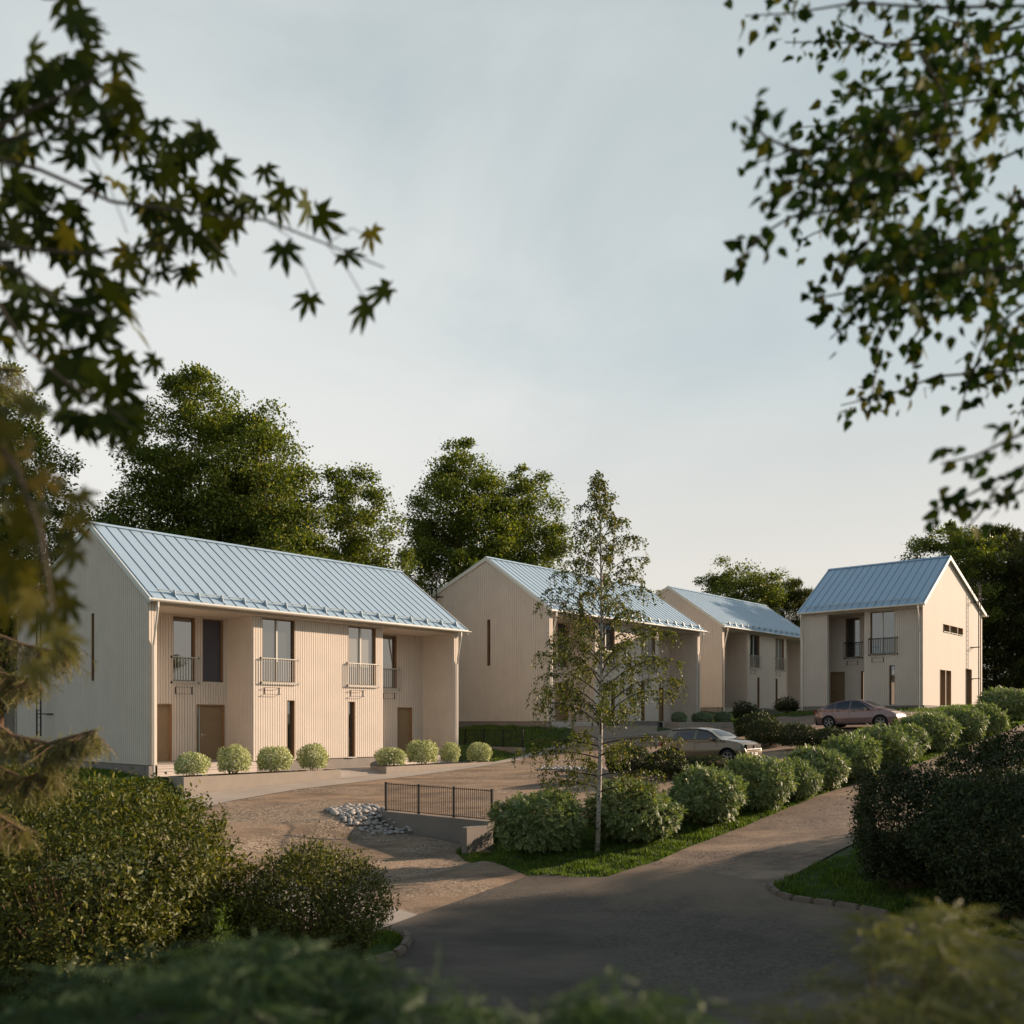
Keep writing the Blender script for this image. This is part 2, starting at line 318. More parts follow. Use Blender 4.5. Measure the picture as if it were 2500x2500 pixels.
# terrain: one sheet to the horizon, finer where it is seen
def terrain():
    gx = np.r_[np.array([-900, -500, -300, -200, -140, -100, -80, -60, -48, -38, -30]), np.arange(-24, 34, .5), np.array([34, 36, 38, 41, 45, 50, 56, 64, 74, 90, 120, 170, 260, 420, 900.])]
    gy = np.r_[np.array([-60, -30, -12, -4]), np.arange(0, 64, .5), np.array([64, 66, 69, 73, 78, 85, 95, 110, 140, 200, 320, 600, 1200.])]
    X, Y = np.meshgrid(gx, gy, indexing='ij'); Z = ground(X, Y)
    A_, B_ = ab(X, Y); near = (A_ > .5) & (A_ < 4.2) & (B_ > 7.5) & (B_ < 17)
    for dx, dy in ((.5, 0), (-.5, 0), (0, .5), (0, -.5), (.5, .5), (-.5, -.5), (.5, -.5), (-.5, .5)): Z = np.where(near, np.minimum(Z, ground(X+dx, Y+dy)), Z)
    nx, ny = X.shape; I = np.arange(nx*ny).reshape(nx, ny)
    Fq = np.stack([I[:-1, :-1], I[1:, :-1], I[1:, 1:], I[:-1, 1:]], -1).reshape(-1, 4)
    o = np_mesh('ground', np.stack([X, Y, Z-.03], -1).reshape(-1, 3), [Fq], M['earth'], smooth=True); o['kind'] = 'structure'
terrain()
def pw(*pts): return [gp(*p)[:2] for p in pts]
def AB(*pts): return [xy(a, b) for a, b in pts]
path_out = pw((468, 1978), (569, 1955), (725, 1928), (1000, 1896), (1209, 1866), (1330, 1840), (1466, 1804))+AB((29.8, 2.9), (38.1, 2.9), (39, 3.4))
yard = path_out+AB((39, 5.0), (37.6, 6.5), (38.2, 13), (38, 18.2), (30, 17.6), (16, 17.3), (9, 17.0), (4.5, 15.2), (2.62, 14.0), (2.62, 9.8), (2.2, 9.8), (2.2, 14.6))+pw((1150, 2050), (1112, 2081), (1190, 2102), (1252, 2123), (1291, 2140), (1020, 2235), (925, 2210))+AB((-5.4, 15), (-5.6, 11), (-3.2, 6.5))
drape('gravel_yard', yard, .5, .0, M['gravel'])
path = pw((396, 1965))+AB((0.0, 2.5), (15.3, 2.5))+pw((1209, 1860), (1287, 1840), (1384, 1817))+AB((22.3, 2.5), (38.1, 2.5))+path_out[::-1][1:]
drape('pavement', path, .5, .012, M['slab'])
drape('entrance_path', AB((6.6, -.25), (8.87, -.25), (8.87, 2.47), (6.6, 2.47)), .3, .012, M['slab'])
drape('house_path', AB((0.3, -.2), (6.6, -.25), (6.6, 1.4), (0.3, 1.4)), .3, .010, M['slab'])
drape('house_path', AB((8.87, -.25), (15.2, -.25), (15.2, 1.4), (8.87, 1.4)), .3, .010, M['slab'])
drape('concrete_slab', pw((700, 2150), (925, 2208), (1020, 2235), (931, 2270), (800, 2320), (640, 2200)), .4, .012, M['slab'])
lane = pw((1571, 2112.6), (1600, 2105), (1670, 2073), (1819, 2017))+AB((11.7, 19.35), (19.4, 19.95), (26, 20.15), (34, 20.1), (48, 20.2), (60, 20.4), (60, 23.8), (34, 23.4), (19, 23.2), (9, 23.0), (5.5, 22.8))+pw((1926, 2142), (1890, 2180), (1760, 2165), (1600, 2150), (1540, 2136))
drape('gravel_lane', lane, .5, .002, M['lane'])
# ------------------------------------------------------------------ houses
def boards(mb, O, U, N, L, ztop, z0, holes, pitch=.11, gap=.024, th=.028, zt2=None):
    """vertical boards on a backing, cut round openings. O origin, U along, N outward; ztop(u) is the top edge"""
    O = Vector(O); U = Vector(U); N = Vector(N); Z = Vector((0, 0, 1))
    if not callable(ztop): zc = ztop; ztop = lambda u: zc
    brk = {0.0, L}
    for h in holes: brk |= {max(0, h[0]), min(L, h[1])}
    if zt2: brk |= set(zt2)
    n = max(1, round(L/pitch)); pt = L/n
    cells = []
    for i in range(n): cells.append((i*pt+gap/2, (i+1)*pt-gap/2, 1)); cells.append(((i+1)*pt-gap/2, min(L, (i+1)*pt+gap/2), 0))
    cells.append((0, gap/2, 0))
    for u0, u1, isb in cells:
        cs = sorted([u0]+[b for b in brk if u0+1e-6 < b < u1-1e-6]+[u1])
        for a, b in zip(cs[:-1], cs[1:]):
            mid = (a+b)/2; iv = [(z0, None)]
            for h in sorted(holes, key=lambda h: h[2]):
                if h[0] < mid < h[1]:
                    lo, hi = iv.pop()
                    if h[2] > lo+1e-4: iv.append((lo, h[2]))
                    iv.append((h[3], hi))
            for lo, hi in iv:
                ha = ztop(a) if hi is None else hi; hb = ztop(b) if hi is None else hi
                if min(ha, hb) <= lo+.002: continue
                q = N*(th if isb else 0)
                p = [O+U*a+Z*lo+q, O+U*b+Z*lo+q, O+U*b+Z*hb+q, O+U*a+Z*ha+q]
                mb.add(p, [(0, 1, 2, 3)])
                if isb:
                    mb.add([p[0]-q, p[0], p[3], p[3]-q], [(0, 1, 2, 3)]); mb.add([p[1], p[1]-q, p[2]-q, p[2]], [(0, 1, 2, 3)])
                    mb.add([p[0]-q, p[1]-q, p[1], p[0]], [(0, 1, 2, 3)]); mb.add([p[3], p[2], p[2]-q, p[3]-q], [(0, 1, 2, 3)])
RY, RZ = 4.5, 9.10            # ridge place and height
EV = 6.0; DEP = 11.75
SF = (RZ-EV)/RY; SR = .384
def roofz(y): return RZ-SF*(RY-y) if y < RY else RZ-SR*(y-RY)
def opening(root, O, U, N, u0, u1, z0, z1, kind='window', mull=False, glass='glass', rail=False, bracket=False, side=0, depth=.13, frame='frame', hinge=1, railmat='steel'):
    """window or door set into a wall; all in the house's own axes"""
    O = Vector(O); U = Vector(U); N = Vector(N); Z = Vector((0, 0, 1))
    def P(u, z, n): return O+U*u+Z*z+N*n
    def bx(mb, a, b, c, d, n0, n1):
        mb.add([P(a, c, n0), P(b, c, n0), P(b, d, n0), P(a, d, n0), P(a, c, n1), P(b, c, n1), P(b, d, n1), P(a, d, n1)],
               [(0,1,2,3),(7,6,5,4),(0,4,5,1),(1,5,6,2),(2,6,7,3),(3,7,4,0)])
    if kind == 'window':
        f = MB(); t = .045; T = .028
        rv = MB()
        bx(f, u0, u1, z1-t, z1, -depth, -depth+.05); bx(f, u0, u1, z0, z0+t, -depth, -depth+.05)
        bx(f, u0, u0+t, z0+t, z1-t, -depth, -depth+.05); bx(f, u1-t, u1, z0+t, z1-t, -depth, -depth+.05)
        w = f.build('window', M[frame], root)
        bx(rv, u0-.002, u0+.018, z0, z1, -depth+.05, T); bx(rv, u1-.018, u1+.002, z0, z1, -depth+.05, T); bx(rv, u0+.018, u1-.018, z1-.018, z1+.002, -depth+.05, T)
        rv.build('reveal', M['oak'], w)
        g = MB(); g.quad(P(u0+t, z0+t, -depth+.02), P(u1-t, z0+t, -depth+.02), P(u1-t, z1-t, -depth+.02), P(u0+t, z1-t, -depth+.02)); g.build('pane', M[glass], w)
        s = MB(); bx(s, u0-.03, u1+.03, z0-.03, z0-.001, -depth, .06); s.build('sill', M['trim'], w)
        if mull:
            c = (u0+u1)/2-.03; k = MB(); bx(k, c-.035, c+.035, z0+t, z1-t, -depth+.021, -depth+.075); k.build('mullion', M['mull'], w)
    else:
        a, b = u0, u1
        fr = MB(); t = .05
        bx(fr, a, a+t, z0, z1, -depth-.02, .024); bx(fr, b-t, b, z0, z1, -depth-.02, .024); bx(fr, a+t, b-t, z1-t, z1, -depth-.02, .024)
        d0, d1 = a+t, b-t
        if side: d0 = a+side
        dd = MB(); bx(dd, d0, d1, z0+.02, z1-t, -depth, -depth+.05); d = dd.build('door', M['door'], root)
        fr.build('frame', M['oak'], d)
        if side:
            g = MB(); g.quad(P(a+t, z0+.02, -depth+.02), P(d0-.04, z0+.02, -depth+.02), P(d0-.04, z1-t, -depth+.02), P(a+t, z1-t, -depth+.02)); g.build('side_light', M['glass'], d)
            k = MB(); bx(k, d0-.04, d0, z0+.02, z1-t, -depth, -depth+.06); k.build('jamb', M['mull'], d)
        h = MB(); hu = d0+.09 if hinge > 0 else d1-.09; s = 1 if hinge > 0 else -1
        h.obox(P(hu, 1.02, -depth+.05), P(hu, 1.02, -depth+.11), .02, .02); h.obox(P(hu, 1.02, -depth+.10), P(hu+s*.13, 1.02, -depth+.10), .02, .02)
        bx(h, hu-.02, hu+.02, .93, 1.08, -depth+.05, -depth+.056)
        h.build('handle', M['chrome'], d)
        hg = MB(); e = d1 if hinge > 0 else d0
        for zz in (.25, 1.1, 1.95): hg = MB(); bx(hg, e-.012, e+.012, zz, zz+.12, -depth+.05, -depth+.065); hg.build('hinge', M['chrome'], d)
        s2 = MB(); bx(s2, a-.02, b+.02, z0-.025, z0+.018, -depth, .07); s2.build('threshold', M['steel'], d)
    if rail:
        r = MB(); q = .13; ra, rb = u0-.07, u1+.16; zb, zt = z0-.06, z0+.92
        for zz in (zb, zt): r.obox(P(ra, zz, q), P(rb, zz, q), .03, .03)
        n = int((rb-ra)/.105)
        for i in range(n+1):
            u = ra+(rb-ra)*i/n; r.obox(P(u, zb, q), P(u, zt, q), .016, .016)
        ro = r.build('balcony_railing', M[railmat], root)
        c = MB()
        for u in (ra, rb):
            for zz in (zb, zt): c = MB(); c.obox(P(u, zz, 0), P(u, zz, q), .022, .022); bx(c, u-.035, u+.035, zz-.045, zz+.045, .022, .032); c.build('wall_fixing', M['black'], ro)
    if bracket:
        r = MB(); a = u0+(.1 if not bracket == 2 else .12); b = a+.68; zt, zb = z0-.24, z0-.5; q = .16
        for u in (a, b): bx(r, u-.022, u+.022, zb, zt, .022, .036)
        for u in (a, b):
            for zz in (zb, zt): r.obox(P(u, zz, .02), P(u, zz, q), .014, .014)
        for zz in (zb, zt): r.obox(P(a, zz, q), P(b, zz, q), .014, .014)
        r.build('flower_box_bracket', M['black'], root)
def ladder(root, x, y, z0, sgn, side):
    """wall ladder with hooped top; x is the gable plane, sgn its outward side"""
    m = MB(); xo = x+sgn*.47; w = .20; ze = roofz(y)
    for dy in (-w, w):
        pts = [(xo, y+dy, z0), (xo, y+dy, ze+.55)]
        for k in range(1, 8):
            t = math.pi*k/7; pts.append((xo-sgn*.33*(1-math.cos(t)), y+dy, ze+.55+.42*math.sin(t)+.25*(k < 5)*k/5))
        pts.append((xo-sgn*.66, y+dy, ze+.15))
        m.tube(pts, .03, 6)
    z = z0+.15
    while z < ze+.4: m.tube([(xo, y-w, z), (xo, y+w, z)], .013, 6); z += .3
    o = m.build('roof_ladder', M['black'], root)
    for zz in (1.85, 3.9, ze-.35):
        b = MB()
        for dy in (-w, w): b.obox((x, y+dy, zz), (xo, y+dy, zz), .035, .035)
        b.obox((x+sgn*.03, y-w-.12, zz), (x+sgn*.03, y+w+.12, zz), .03, .05)
        b.build('stand_off', M['black'], o)
def roof_parts(root, x0, x1, seam=.475, plain=False):
    th = .10; yf, yr = -.30, DEP+.4
    prof = [(yf, roofz(yf)), (RY, RZ), (yr, roofz(yr))]
    m = MB()
    for (ya, za), (yb, zb) in zip(prof[:-1], prof[1:]):
        m.add([(x0,ya,za+th),(x1,ya,za+th),(x1,yb,zb+th),(x0,yb,zb+th)], [(0,1,2,3)])
    ro = m.build('roof', M['roof'], root)
    u = MB()
    for (ya, za), (yb, zb) in zip(prof[:-1], prof[1:]):
        u.add([(x0,ya,za+.02),(x1,ya,za+.02),(x1,yb,zb+.02),(x0,yb,zb+.02)], [(3,2,1,0)])
    u.quad((x0, yf, roofz(yf)+.02), (x1, yf, roofz(yf)+.02), (x1, yf, roofz(yf)+th), (x0, yf, roofz(yf)+th))
    u.quad((x1, yr, roofz(yr)+.02), (x0, yr, roofz(yr)+.02), (x0, yr, roofz(yr)+th), (x1, yr, roofz(yr)+th))
    u.build('soffit', M['trim'], ro)
    s = MB(); n = round((x1-x0-.2)/seam); st = (x1-x0-.2)/n
    for i in range(n+1):
        x = x0+.1+i*st
        for (ya, za), (yb, zb) in zip(prof[:-1], prof[1:]):
            h = .026; g = .0065
            s.add([(x-g,ya,za+th),(x+g,ya,za+th),(x+g,ya,za+th+h),(x-g,ya,za+th+h),(x-g,yb,zb+th),(x+g,yb,zb+th),(x+g,yb,zb+th+h),(x-g,yb,zb+th+h)],
                  [(0,1,2,3),(4,7,6,5),(0,3,7,4),(1,5,6,2),(3,2,6,7)])
    s.build('standing_seam', M['seam'] , ro)
    c = MB(); c.add([(x0-.02,RY-.14,RZ+th-.05),(x0-.02,RY,RZ+th+.06),(x0-.02,RY+.14,RZ+th-.02),(x1+.02,RY-.14,RZ+th-.05),(x1+.02,RY,RZ+th+.06),(x1+.02,RY+.14,RZ+th-.02)],
                    [(0,1,4,3),(1,2,5,4),(0,2,1),(3,4,5)]); c.build('ridge_cap', M['roof'], ro)
    # rake boards
    for x, sg in ((x0, -1), (x1, 1)):
        b = MB()
        for (ya, za), (yb, zb) in zip(prof[:-1], prof[1:]):
            xa, xb = (x-.03, x) if sg < 0 else (x, x+.03)
            vs = [(xa,ya,za-.10),(xb,ya,za-.10),(xb,ya,za+th+.02),(xa,ya,za+th+.02),(xa,yb,zb-.10),(xb,yb,zb-.10),(xb,yb,zb+th+.02),(xa,yb,zb+th+.02)]
            b.add(vs, [(0,1,2,3),(4,7,6,5),(0,3,7,4),(1,5,6,2),(3,2,6,7),(0,4,5,1)])
        b.build('barge_board', M['trim'], ro)
    # gutter
    for yy, s_ in ((yf, -1), (yr, 1)):
        g = MB(); zc = roofz(yy)+.03; yc = yy+s_*.075; n = 8
        ring = [(yc+.07*math.cos(math.pi+math.pi*k/n), zc+.07*math.sin(math.pi+math.pi*k/n)) for k in range(n+1)]
        vs = [(x0-.02, y, z) for y, z in ring]+[(x1+.1, y, z) for y, z in ring]
        g.add(vs, [(k, k+1, n+2+k, n+1+k) for k in range(n)]+[tuple(range(n+1)), tuple(range(2*n+1, n, -1))])
        g.obox((x0-.02, yc-.07, zc), (x1+.1, yc-.07, zc), .014, .014); g.obox((x0-.02, yc+.07, zc), (x1+.1, yc+.07, zc), .014, .014)
        g.build('gutter', M['pipe'], ro)
    # snow guard: rails on brackets near the front eave
    n = round((x1-x0-.2)/seam); g = MB(); y = -.02; zg = roofz(y)+th
    for k, dz in ((0, .10), (0, .17)): g.tube([(x0+.35, y, zg+dz), (x1-.3, y, zg+dz)], .018, 6)
    for i in range(0, n+1, 2):
        x = x0+.1+i*st+.0
        if x < x0+.3 or x > x1-.2: continue
        g.add([(x-.015,y-.16,zg-.10),(x+.015,y-.16,zg-.10),(x+.015,y+.12,zg+.10),(x-.015,y+.12,zg+.10),(x+.015,y+.02,zg+.21),(x-.015,y+.02,zg+.21),(x+.015,y-.04,zg+.21),(x-.015,y-.04,zg+.21)],
              [(0,1,2,3),(3,2,4,5),(5,4,6,7),(7,6,1,0),(1,6,4,2),(0,3,5,7)])
    g.build('snow_guard', M['guard'], ro)
def downpipe(root, x, side, zb=-.4, y=-.09):
    g = MB(); yo = -.375
    g.tube([(x, yo, EV-.2), (x, yo, EV-.42), (x+side*.02, y, EV-1.75), (x+side*.02, y, zb+.1), (x+side*.02, y-.08, zb)], .042, 8)
    g.build('downpipe', M['pipe'], root)
BACK = 2.1; MID = .3
def duplex(label, L=15.42, half=False):
    root = empty('townhouse'); tag(root, label, 'house', 'matching pale boarded townhouses')
    fz = 5.68
    if not half:
        mids = [(4.42, 11.0)]; recs = [(.3, 4.42), (11.0, 15.12)]; piers = [(0, .3, 0), (15.12, L, 0)]
    else:
        mids = [(3.95, L)]; recs = [(.3, 3.95)]; piers = [(0, 1.74, 0)]
    # fascia: a band of the same boards over the whole front, from 5.68 to the eave
    mb = MB(); boards(mb, (0, 0, 0), (1, 0, 0), (0, -1, 0), L, EV-.06, fz, [], pitch=.12)
    mb.quad((0, 0, fz), (L, 0, fz), (L, MID, fz), (0, MID, fz)); mb.build('fascia', M['wall'], root)
    # piers (their boards start under the fascia)
    for x0, x1, y in piers:
        p = MB(); boards(p, (x0, 0, 0), (1, 0, 0), (0, -1, 0), x1-x0, fz-.003, 0, [], pitch=.10)
        if x0 == 0 and half: p.box(x0, x1, .003, .26, 0, fz-.004)
        p.build('pier', M['wall'], root)
    def bw(name, O, U, N, L_, zt, z0, holes, m='wall'):
        q = MB(); boards(q, O, U, N, L_, zt, z0, holes); return q.build(name, M[m], root)
    # middle wall
    W3 = (4.82, 6.35); S1 = (5.98, 6.35)
    if half: W3 = (4.30, 5.75); S1 = (5.42, 5.75)
    mz = fz-.003
    x0, x1 = mids[0]; holes = [(W3[0]-x0, W3[1]-x0, 3.12, 5.63), (S1[0]-x0, S1[1]-x0, .0, 2.40)]
    wins = [(W3, S1, 1)]
    if not half:
        W4 = (L-W3[1], L-W3[0]); S2 = (L-S1[1], L-S1[0]); holes += [(W4[0]-x0, W4[1]-x0, 3.12, 5.63), (S2[0]-x0, S2[1]-x0, .0, 2.40)]
        wins.append((W4, S2, 2))
    bw('front_wall', (x0, MID, 0), (1, 0, 0), (0, -1, 0), x1-x0, mz, 0, holes)
    rm = 'black' if half else 'steel'
    for W_, S_, k in wins:
        opening(root, (0, MID, 0), (1, 0, 0), (0, -1, 0), W_[0], W_[1], 3.12, 5.63, mull=True, glass='glass' if k == 1 else 'glass2', rail=True, bracket=k, railmat=rm)
        opening(root, (0, MID, 0), (1, 0, 0), (0, -1, 0), S_[0], S_[1], .02, 2.40, depth=.16)
    # recesses
    for i, (a, b) in enumerate(recs):
        mir = (i == 1)
        def mx(u0, u1): return (L-u1, L-u0) if mir else (u0, u1)
        ws = [mx(2.045, 2.964), mx(3.285, 4.185 if not half else 3.8)]; ds = mx(1.05, 2.007); dm = mx(3.018, 4.265 if not half else 3.8)
        hs = [(w_[0]-a, w_[1]-a, 3.11, 5.60) for w_ in ws]+[(d_[0]-a, d_[1]-a, 0, 2.22) for d_ in (ds, dm)]
        bw('recess_wall', (a, BACK, 0), (1, 0, 0), (0, -1, 0), b-a, mz, -.02, hs)
        q = MB(); boards(q, (a, MID if i == 1 else 0, 0), (0, 1, 0), (1, 0, 0), BACK-(MID if i == 1 else 0), mz, -.02, [])
        q.build('side_wall', M['wall'], root)
        q = MB(); boards(q, (b, BACK, 0), (0, -1, 0), (-1, 0, 0), BACK-(MID if i == 0 else 0), mz, -.02, [])
        q.build('side_wall', M['wall'], root)
        c = MB(); c.quad((a, .0, fz-.001), (a, BACK, fz-.001), (b, BACK, fz-.001), (b, .0, fz-.001)); c.build('porch_ceiling', M['plaster'], root)
        opening(root, (0, BACK, 0), (1, 0, 0), (0, -1, 0), *ws[0], 3.11, 5.60, rail=True, bracket=1, railmat=rm)
        opening(root, (0, BACK, 0), (1, 0, 0), (0, -1, 0), *ws[1], 3.11, 5.60, glass='glass3')
        opening(root, (0, BACK, 0), (1, 0, 0), (0, -1, 0), *ds, 0, 2.22, kind='door', hinge=-1 if mir else 1)
        opening(root, (0, BACK, 0), (1, 0, 0), (0, -1, 0), *dm, 0, 2.22, kind='door', side=.2, hinge=-1 if mir else 1)
        d = MB(); dl, dr = a+.03, b-.03; y = -.02 if not half else .3
        k = 0; yy = y
        while yy < BACK-.03: d.box(dl, dr, yy, min(yy+.14, BACK-.02), -.055, -.025); yy += .147
        for zz in (-.15, -.25, -.35, -.44): d.box(dl, dr, y+.002, y+.03, zz, zz+.088)
        d.build('porch_deck', M['deck'], root)
    # gables
    gt = lambda y: roofz(y)
    zt2 = [RY]
    q = MB(); boards(q, (0, DEP, 0), (0, -1, 0), (-1, 0, 0), DEP, lambda u: gt(DEP-u), 0, [(DEP-4.46, DEP-4.21, 3.1, 5.7)], pitch=.15, zt2=[DEP-RY])
    q.build('gable_wall', M['wall'], root)
    opening(root, (0, DEP, 0), (0, -1, 0), (-1, 0, 0), DEP-4.46, DEP-4.21, 3.1, 5.7, depth=.14)
    rh = []
    if half: rh = [(3.65, 4.79, 4.55, 5.0), (4.99, 6.34, 4.55, 5.0), (6.53, 7.49, 4.55, 5.0), (3.07, 4.0, 0.02, 2.2), (4.21, 5.1, .02, 2.2), (8.13, 9.36, .02, 2.46)]
    if half:
        q = MB(); brk = sorted({0, DEP, RY}|{v for h in rh for v in h[:2]})
        for a, b in zip(brk[:-1], brk[1:]):
            mid = (a+b)/2; iv = [(0, None)]
            for h in sorted(rh, key=lambda h: h[2]):
                if h[0] < mid < h[1]:
                    lo, hi = iv.pop()
                    if h[2] > lo+.001: iv.append((lo, h[2]))
                    iv.append((h[3], hi))
            for lo, hi in iv: q.quad((L, a, lo), (L, b, lo), (L, b, gt(b) if hi is None else hi), (L, a, gt(a) if hi is None else hi))
        q.build('gable_wall', M['plaster'], root)
    else:
        q = MB(); boards(q, (L, 0, 0), (0, 1, 0), (1, 0, 0), DEP, gt, 0, rh, pitch=.15, zt2=zt2); q.build('gable_wall', M['wall'], root)
    for h in rh: opening(root, (L, 0, 0), (0, 1, 0), (1, 0, 0), *h, depth=.26, frame='oak', glass='glass2')
    q = MB(); boards(q, (L, DEP, 0), (-1, 0, 0), (0, 1, 0), L, roofz(DEP), 0, [], pitch=.3); q.build('rear_wall', M['wall'], root)
    # plinth
    p = MB(); p.box(.02, L-.02, MID+.02, DEP-.02, -1.4, -.004)
    for x0, x1, y in piers: p.box(x0+.015, x1-.015, .015, .28, -1.4, -.004)
    p.build('plinth', M['plinth'], root)
    roof_parts(root, -.08, L+(.38 if not half else .16), seam=.475)
    downpipe(root, .17, -1); downpipe(root, L-.17, 1)
    if half: ladder(root, L, 9.45, .6, 1, 1)
    else: ladder(root, 0, 8.3, .95, -1, 1)
    return root
ROT = math.atan2(AX[1], AX[0])
H1 = duplex('long boarded townhouse nearest the camera on the left, its gable blue in shade')
H1.location = (*C1, 0); H1.rotation_euler = (0, 0, ROT)
H2 = copy_tree(H1); H2['label'] = 'second boarded townhouse, behind the slim birch and right of the nearest house'
H2.location = (1.95, 49.4, 1.55); H2.rotation_euler = (0, 0, ROT)
H3 = copy_tree(H1); H3['label'] = 'third boarded townhouse of the row, farthest back, partly hidden at both ends'
H3.location = (15.24, 67.8, 2.57); H3.rotation_euler = (0, 0, ROT)
H5 = copy_tree(H1); H5['label'] = 'sunlit pale house mostly cut off by the left edge of the picture'
_x, _y = xy(-8.7, -30); H5.location = (_x, _y, .1); H5.rotation_euler = (0, 0, ROT)
H4 = duplex('narrow detached house on the right with a plain sunlit gable and black ladder', L=7.44, half=True)
H4.location = (18.23, 59.0, 2.48); H4.rotation_euler = (0, 0, ROT-R(90))
# planters (raised beds of cast concrete)
def planter(a0, a1, b0, b1, zt, zb, label, z0=0):
    r = empty('raised_bed', (*xy(a0, b1), 0), ROT); tag(r, label, 'raised bed', 'concrete raised beds before the houses')
    L_, W_ = a1-a0, b1-b0; t = .09; m = MB()
    m.box(0, L_, 0, t, zb, zt); m.box(0, L_, W_-t, W_, zb, zt); m.box(0, t, t, W_-t, zb, zt); m.box(L_-t, L_, t, W_-t, zb, zt)
    m.build('bed_wall', M['conc'], r)
    s = MB(); s.box(t, L_-t, t, W_-t, zb+.05, zt-.07); s.build('bed_soil', M['soil'], r)
    return r
planter(0, 6.58, 1.45, 2.45, -.33, -1.3, 'long concrete raised bed left of the entrance gap, holding four round shrubs')
planter(8.87, 15.3, 1.45, 2.45, -.30, -1.1, 'low concrete raised bed right of the entrance gap of the nearest house')
planter(31.0, 37.4, 1.55, 2.55, 1.5, .5, 'shaded concrete raised bed before the second house, behind the olive car')
planter(22.2, 28.7, 1.55, 2.55, 1.3, .2, 'concrete raised bed seen through the birch before the second house')
# retaining walls and their fences
def fence(a, b0, b1, zt, npan, label):
    r = empty('fence', (*xy(a, b0), zt), ROT-R(90)); tag(r, label, 'fence', 'black bar fences')
    L_ = b1-b0; h = .865
    for i in range(npan+1):
        p = MB(); x = L_*i/npan; p.box(x-.028, x+.028, -.028, .028, -.01, h+.015); p.build('post', M['black'], r)
    for i in range(npan):
        p = MB(); xa, xb = L_*i/npan+.03, L_*(i+1)/npan-.03
        p.obox((xa, 0, h-.04), (xb, 0, h-.04), .02, .02); p.obox((xa, 0, .05), (xb, 0, .05), .02, .02)
        n = int((xb-xa)/.075)
        for k in range(1, n): p.box(xa+(xb-xa)*k/n-.006, xa+(xb-xa)*k/n+.006, -.006, .006, .05, h)
        p.build('panel', M['black'], r)
    return r
def wall_ab(name, pieces, label, group=None):
    r = MB()
    for a0, a1, b0, b1, z0, z1 in pieces:
        P4 = [xy(a0, b0), xy(a1, b0), xy(a1, b1), xy(a0, b1)]
        r.add([(*p, z0) for p in P4]+[(*p, z1) for p in P4], [(0,1,2,3),(7,6,5,4),(4,5,1,0),(5,6,2,1),(6,7,3,2),(7,4,0,3)])
    o = r.build(name, M['rwall'], bevel=.006); tag(o, label, 'wall', group); return o
wall_ab('retaining_wall', [(2.36, 2.58, 9.7, 14.25, -2.6, -1.16), (1.55, 2.358, 14.05, 14.25, -2.6, -1.26)], 'low concrete retaining wall under the fence in the gravel yard')
fence(2.47, 9.92, 14.3, -1.16, 3, 'black bar fence on the wall in the yard, beside the stone bed')
wall_ab('retaining_wall', [(17.7, 17.95, -3.5, 2.05, -.8, .29)], 'concrete retaining wall in shade between the first and second house')
fence(17.82, -3.2, 2.0, .29, 4, 'black bar fence before the grass bank of the second house')
# ------------------------------------------------------------------ vegetation
def nrm(v): return v/np.maximum(np.linalg.norm(v, axis=-1, keepdims=True), 1e-9)
TPL = {
 'leaf': (np.array([(0,0,0),(-.33,.42,.08),(0,1,-.05),(.33,.42,.08)]), [(0,3,2),(0,2,1)]),
 'oval': (np.array([(0,0,0),(-.2,.3,.07),(-.19,.68,.05),(0,1,-.08),(.19,.68,.05),(.2,.3,.07)]), [(0,5,4,3),(0,3,2,1)]),
 'narrow': (np.array([(0,0,0),(-.09,.4,.02),(0,1,-.1),(.09,.4,.02)]), [(0,3,2),(0,2,1)]),
 'birch': (np.array([(0,0,0),(-.36,.22,.05),(-.27,.55,.03),(0,1,-.06),(.27,.55,.03),(.36,.22,.05)]), [(0,5,4,3),(0,3,2,1)]),
}
def maple_tpl():
    pts = []; lob = [(-128, .42), (-78, .72), (-36, .92), (0, 1.05), (36, .92), (78, .72), (128, .42)]
    for i, (a, L) in enumerate(lob):
        a = math.radians(a); w_ = .30 if i in (2, 3, 4) else .27
        for s, k in ((-w_, .62), (0, 1), (w_, .62)):
            if abs(s) > 0: pts.append((math.sin(a+s*.75)*L*k, math.cos(a+s*.75)*L*k))
            else: pts.append((math.sin(a)*L, math.cos(a)*L))
        if i < 6:
            b = math.radians((lob[i][0]+lob[i+1][0])/2); pts.append((math.sin(b)*.34, math.cos(b)*.34))
    V = [(0, 0, 0)]+[(x, y, -.16*(x*x+y*y)+.05*abs(math.sin(3*math.atan2(x, y)))) for x, y in pts]
    n = len(pts); Fs = [(0, i+2, i+1) for i in range(n-1)]
    return np.array(V), Fs
TPL['maple'] = maple_tpl()
def frond_tpl(pairs=7, ll=.34, seed=0):
    """a feathered leaf: leaflets in pairs along a drooping stalk"""
    rs = np.random.RandomState(seed); V = []; Fs = []
    for i in range(pairs):
        t = .12+.86*i/(pairs-1); y = t; z = -.16*t*t; L = ll*(1-.45*abs(t-.4))*(.9+.2*rs.rand())
        for s in (-1, 1):
            d = np.array([s*.86, .42, -.25+.1*rs.randn()]); d /= np.linalg.norm(d); q = np.array([-d[1]*s, d[0]*s, 0])*.24
            b = len(V); p = np.array([0, y, z])
            V += [p, p+d*L*.45+q*L*2.2*.5, p+d*L, p+d*L*.45-q*L*2.2*.5]; Fs += [(b, b+1, b+2, b+3)]
    b = len(V); V += [np.array([0, .95, -.14]), np.array([.09, 1.05, -.17]), np.array([0, 1.2, -.22]), np.array([-.09, 1.05, -.17])]; Fs.append((b, b+1, b+2, b+3))
    return np.array(V), Fs
TPL['frond'] = frond_tpl()
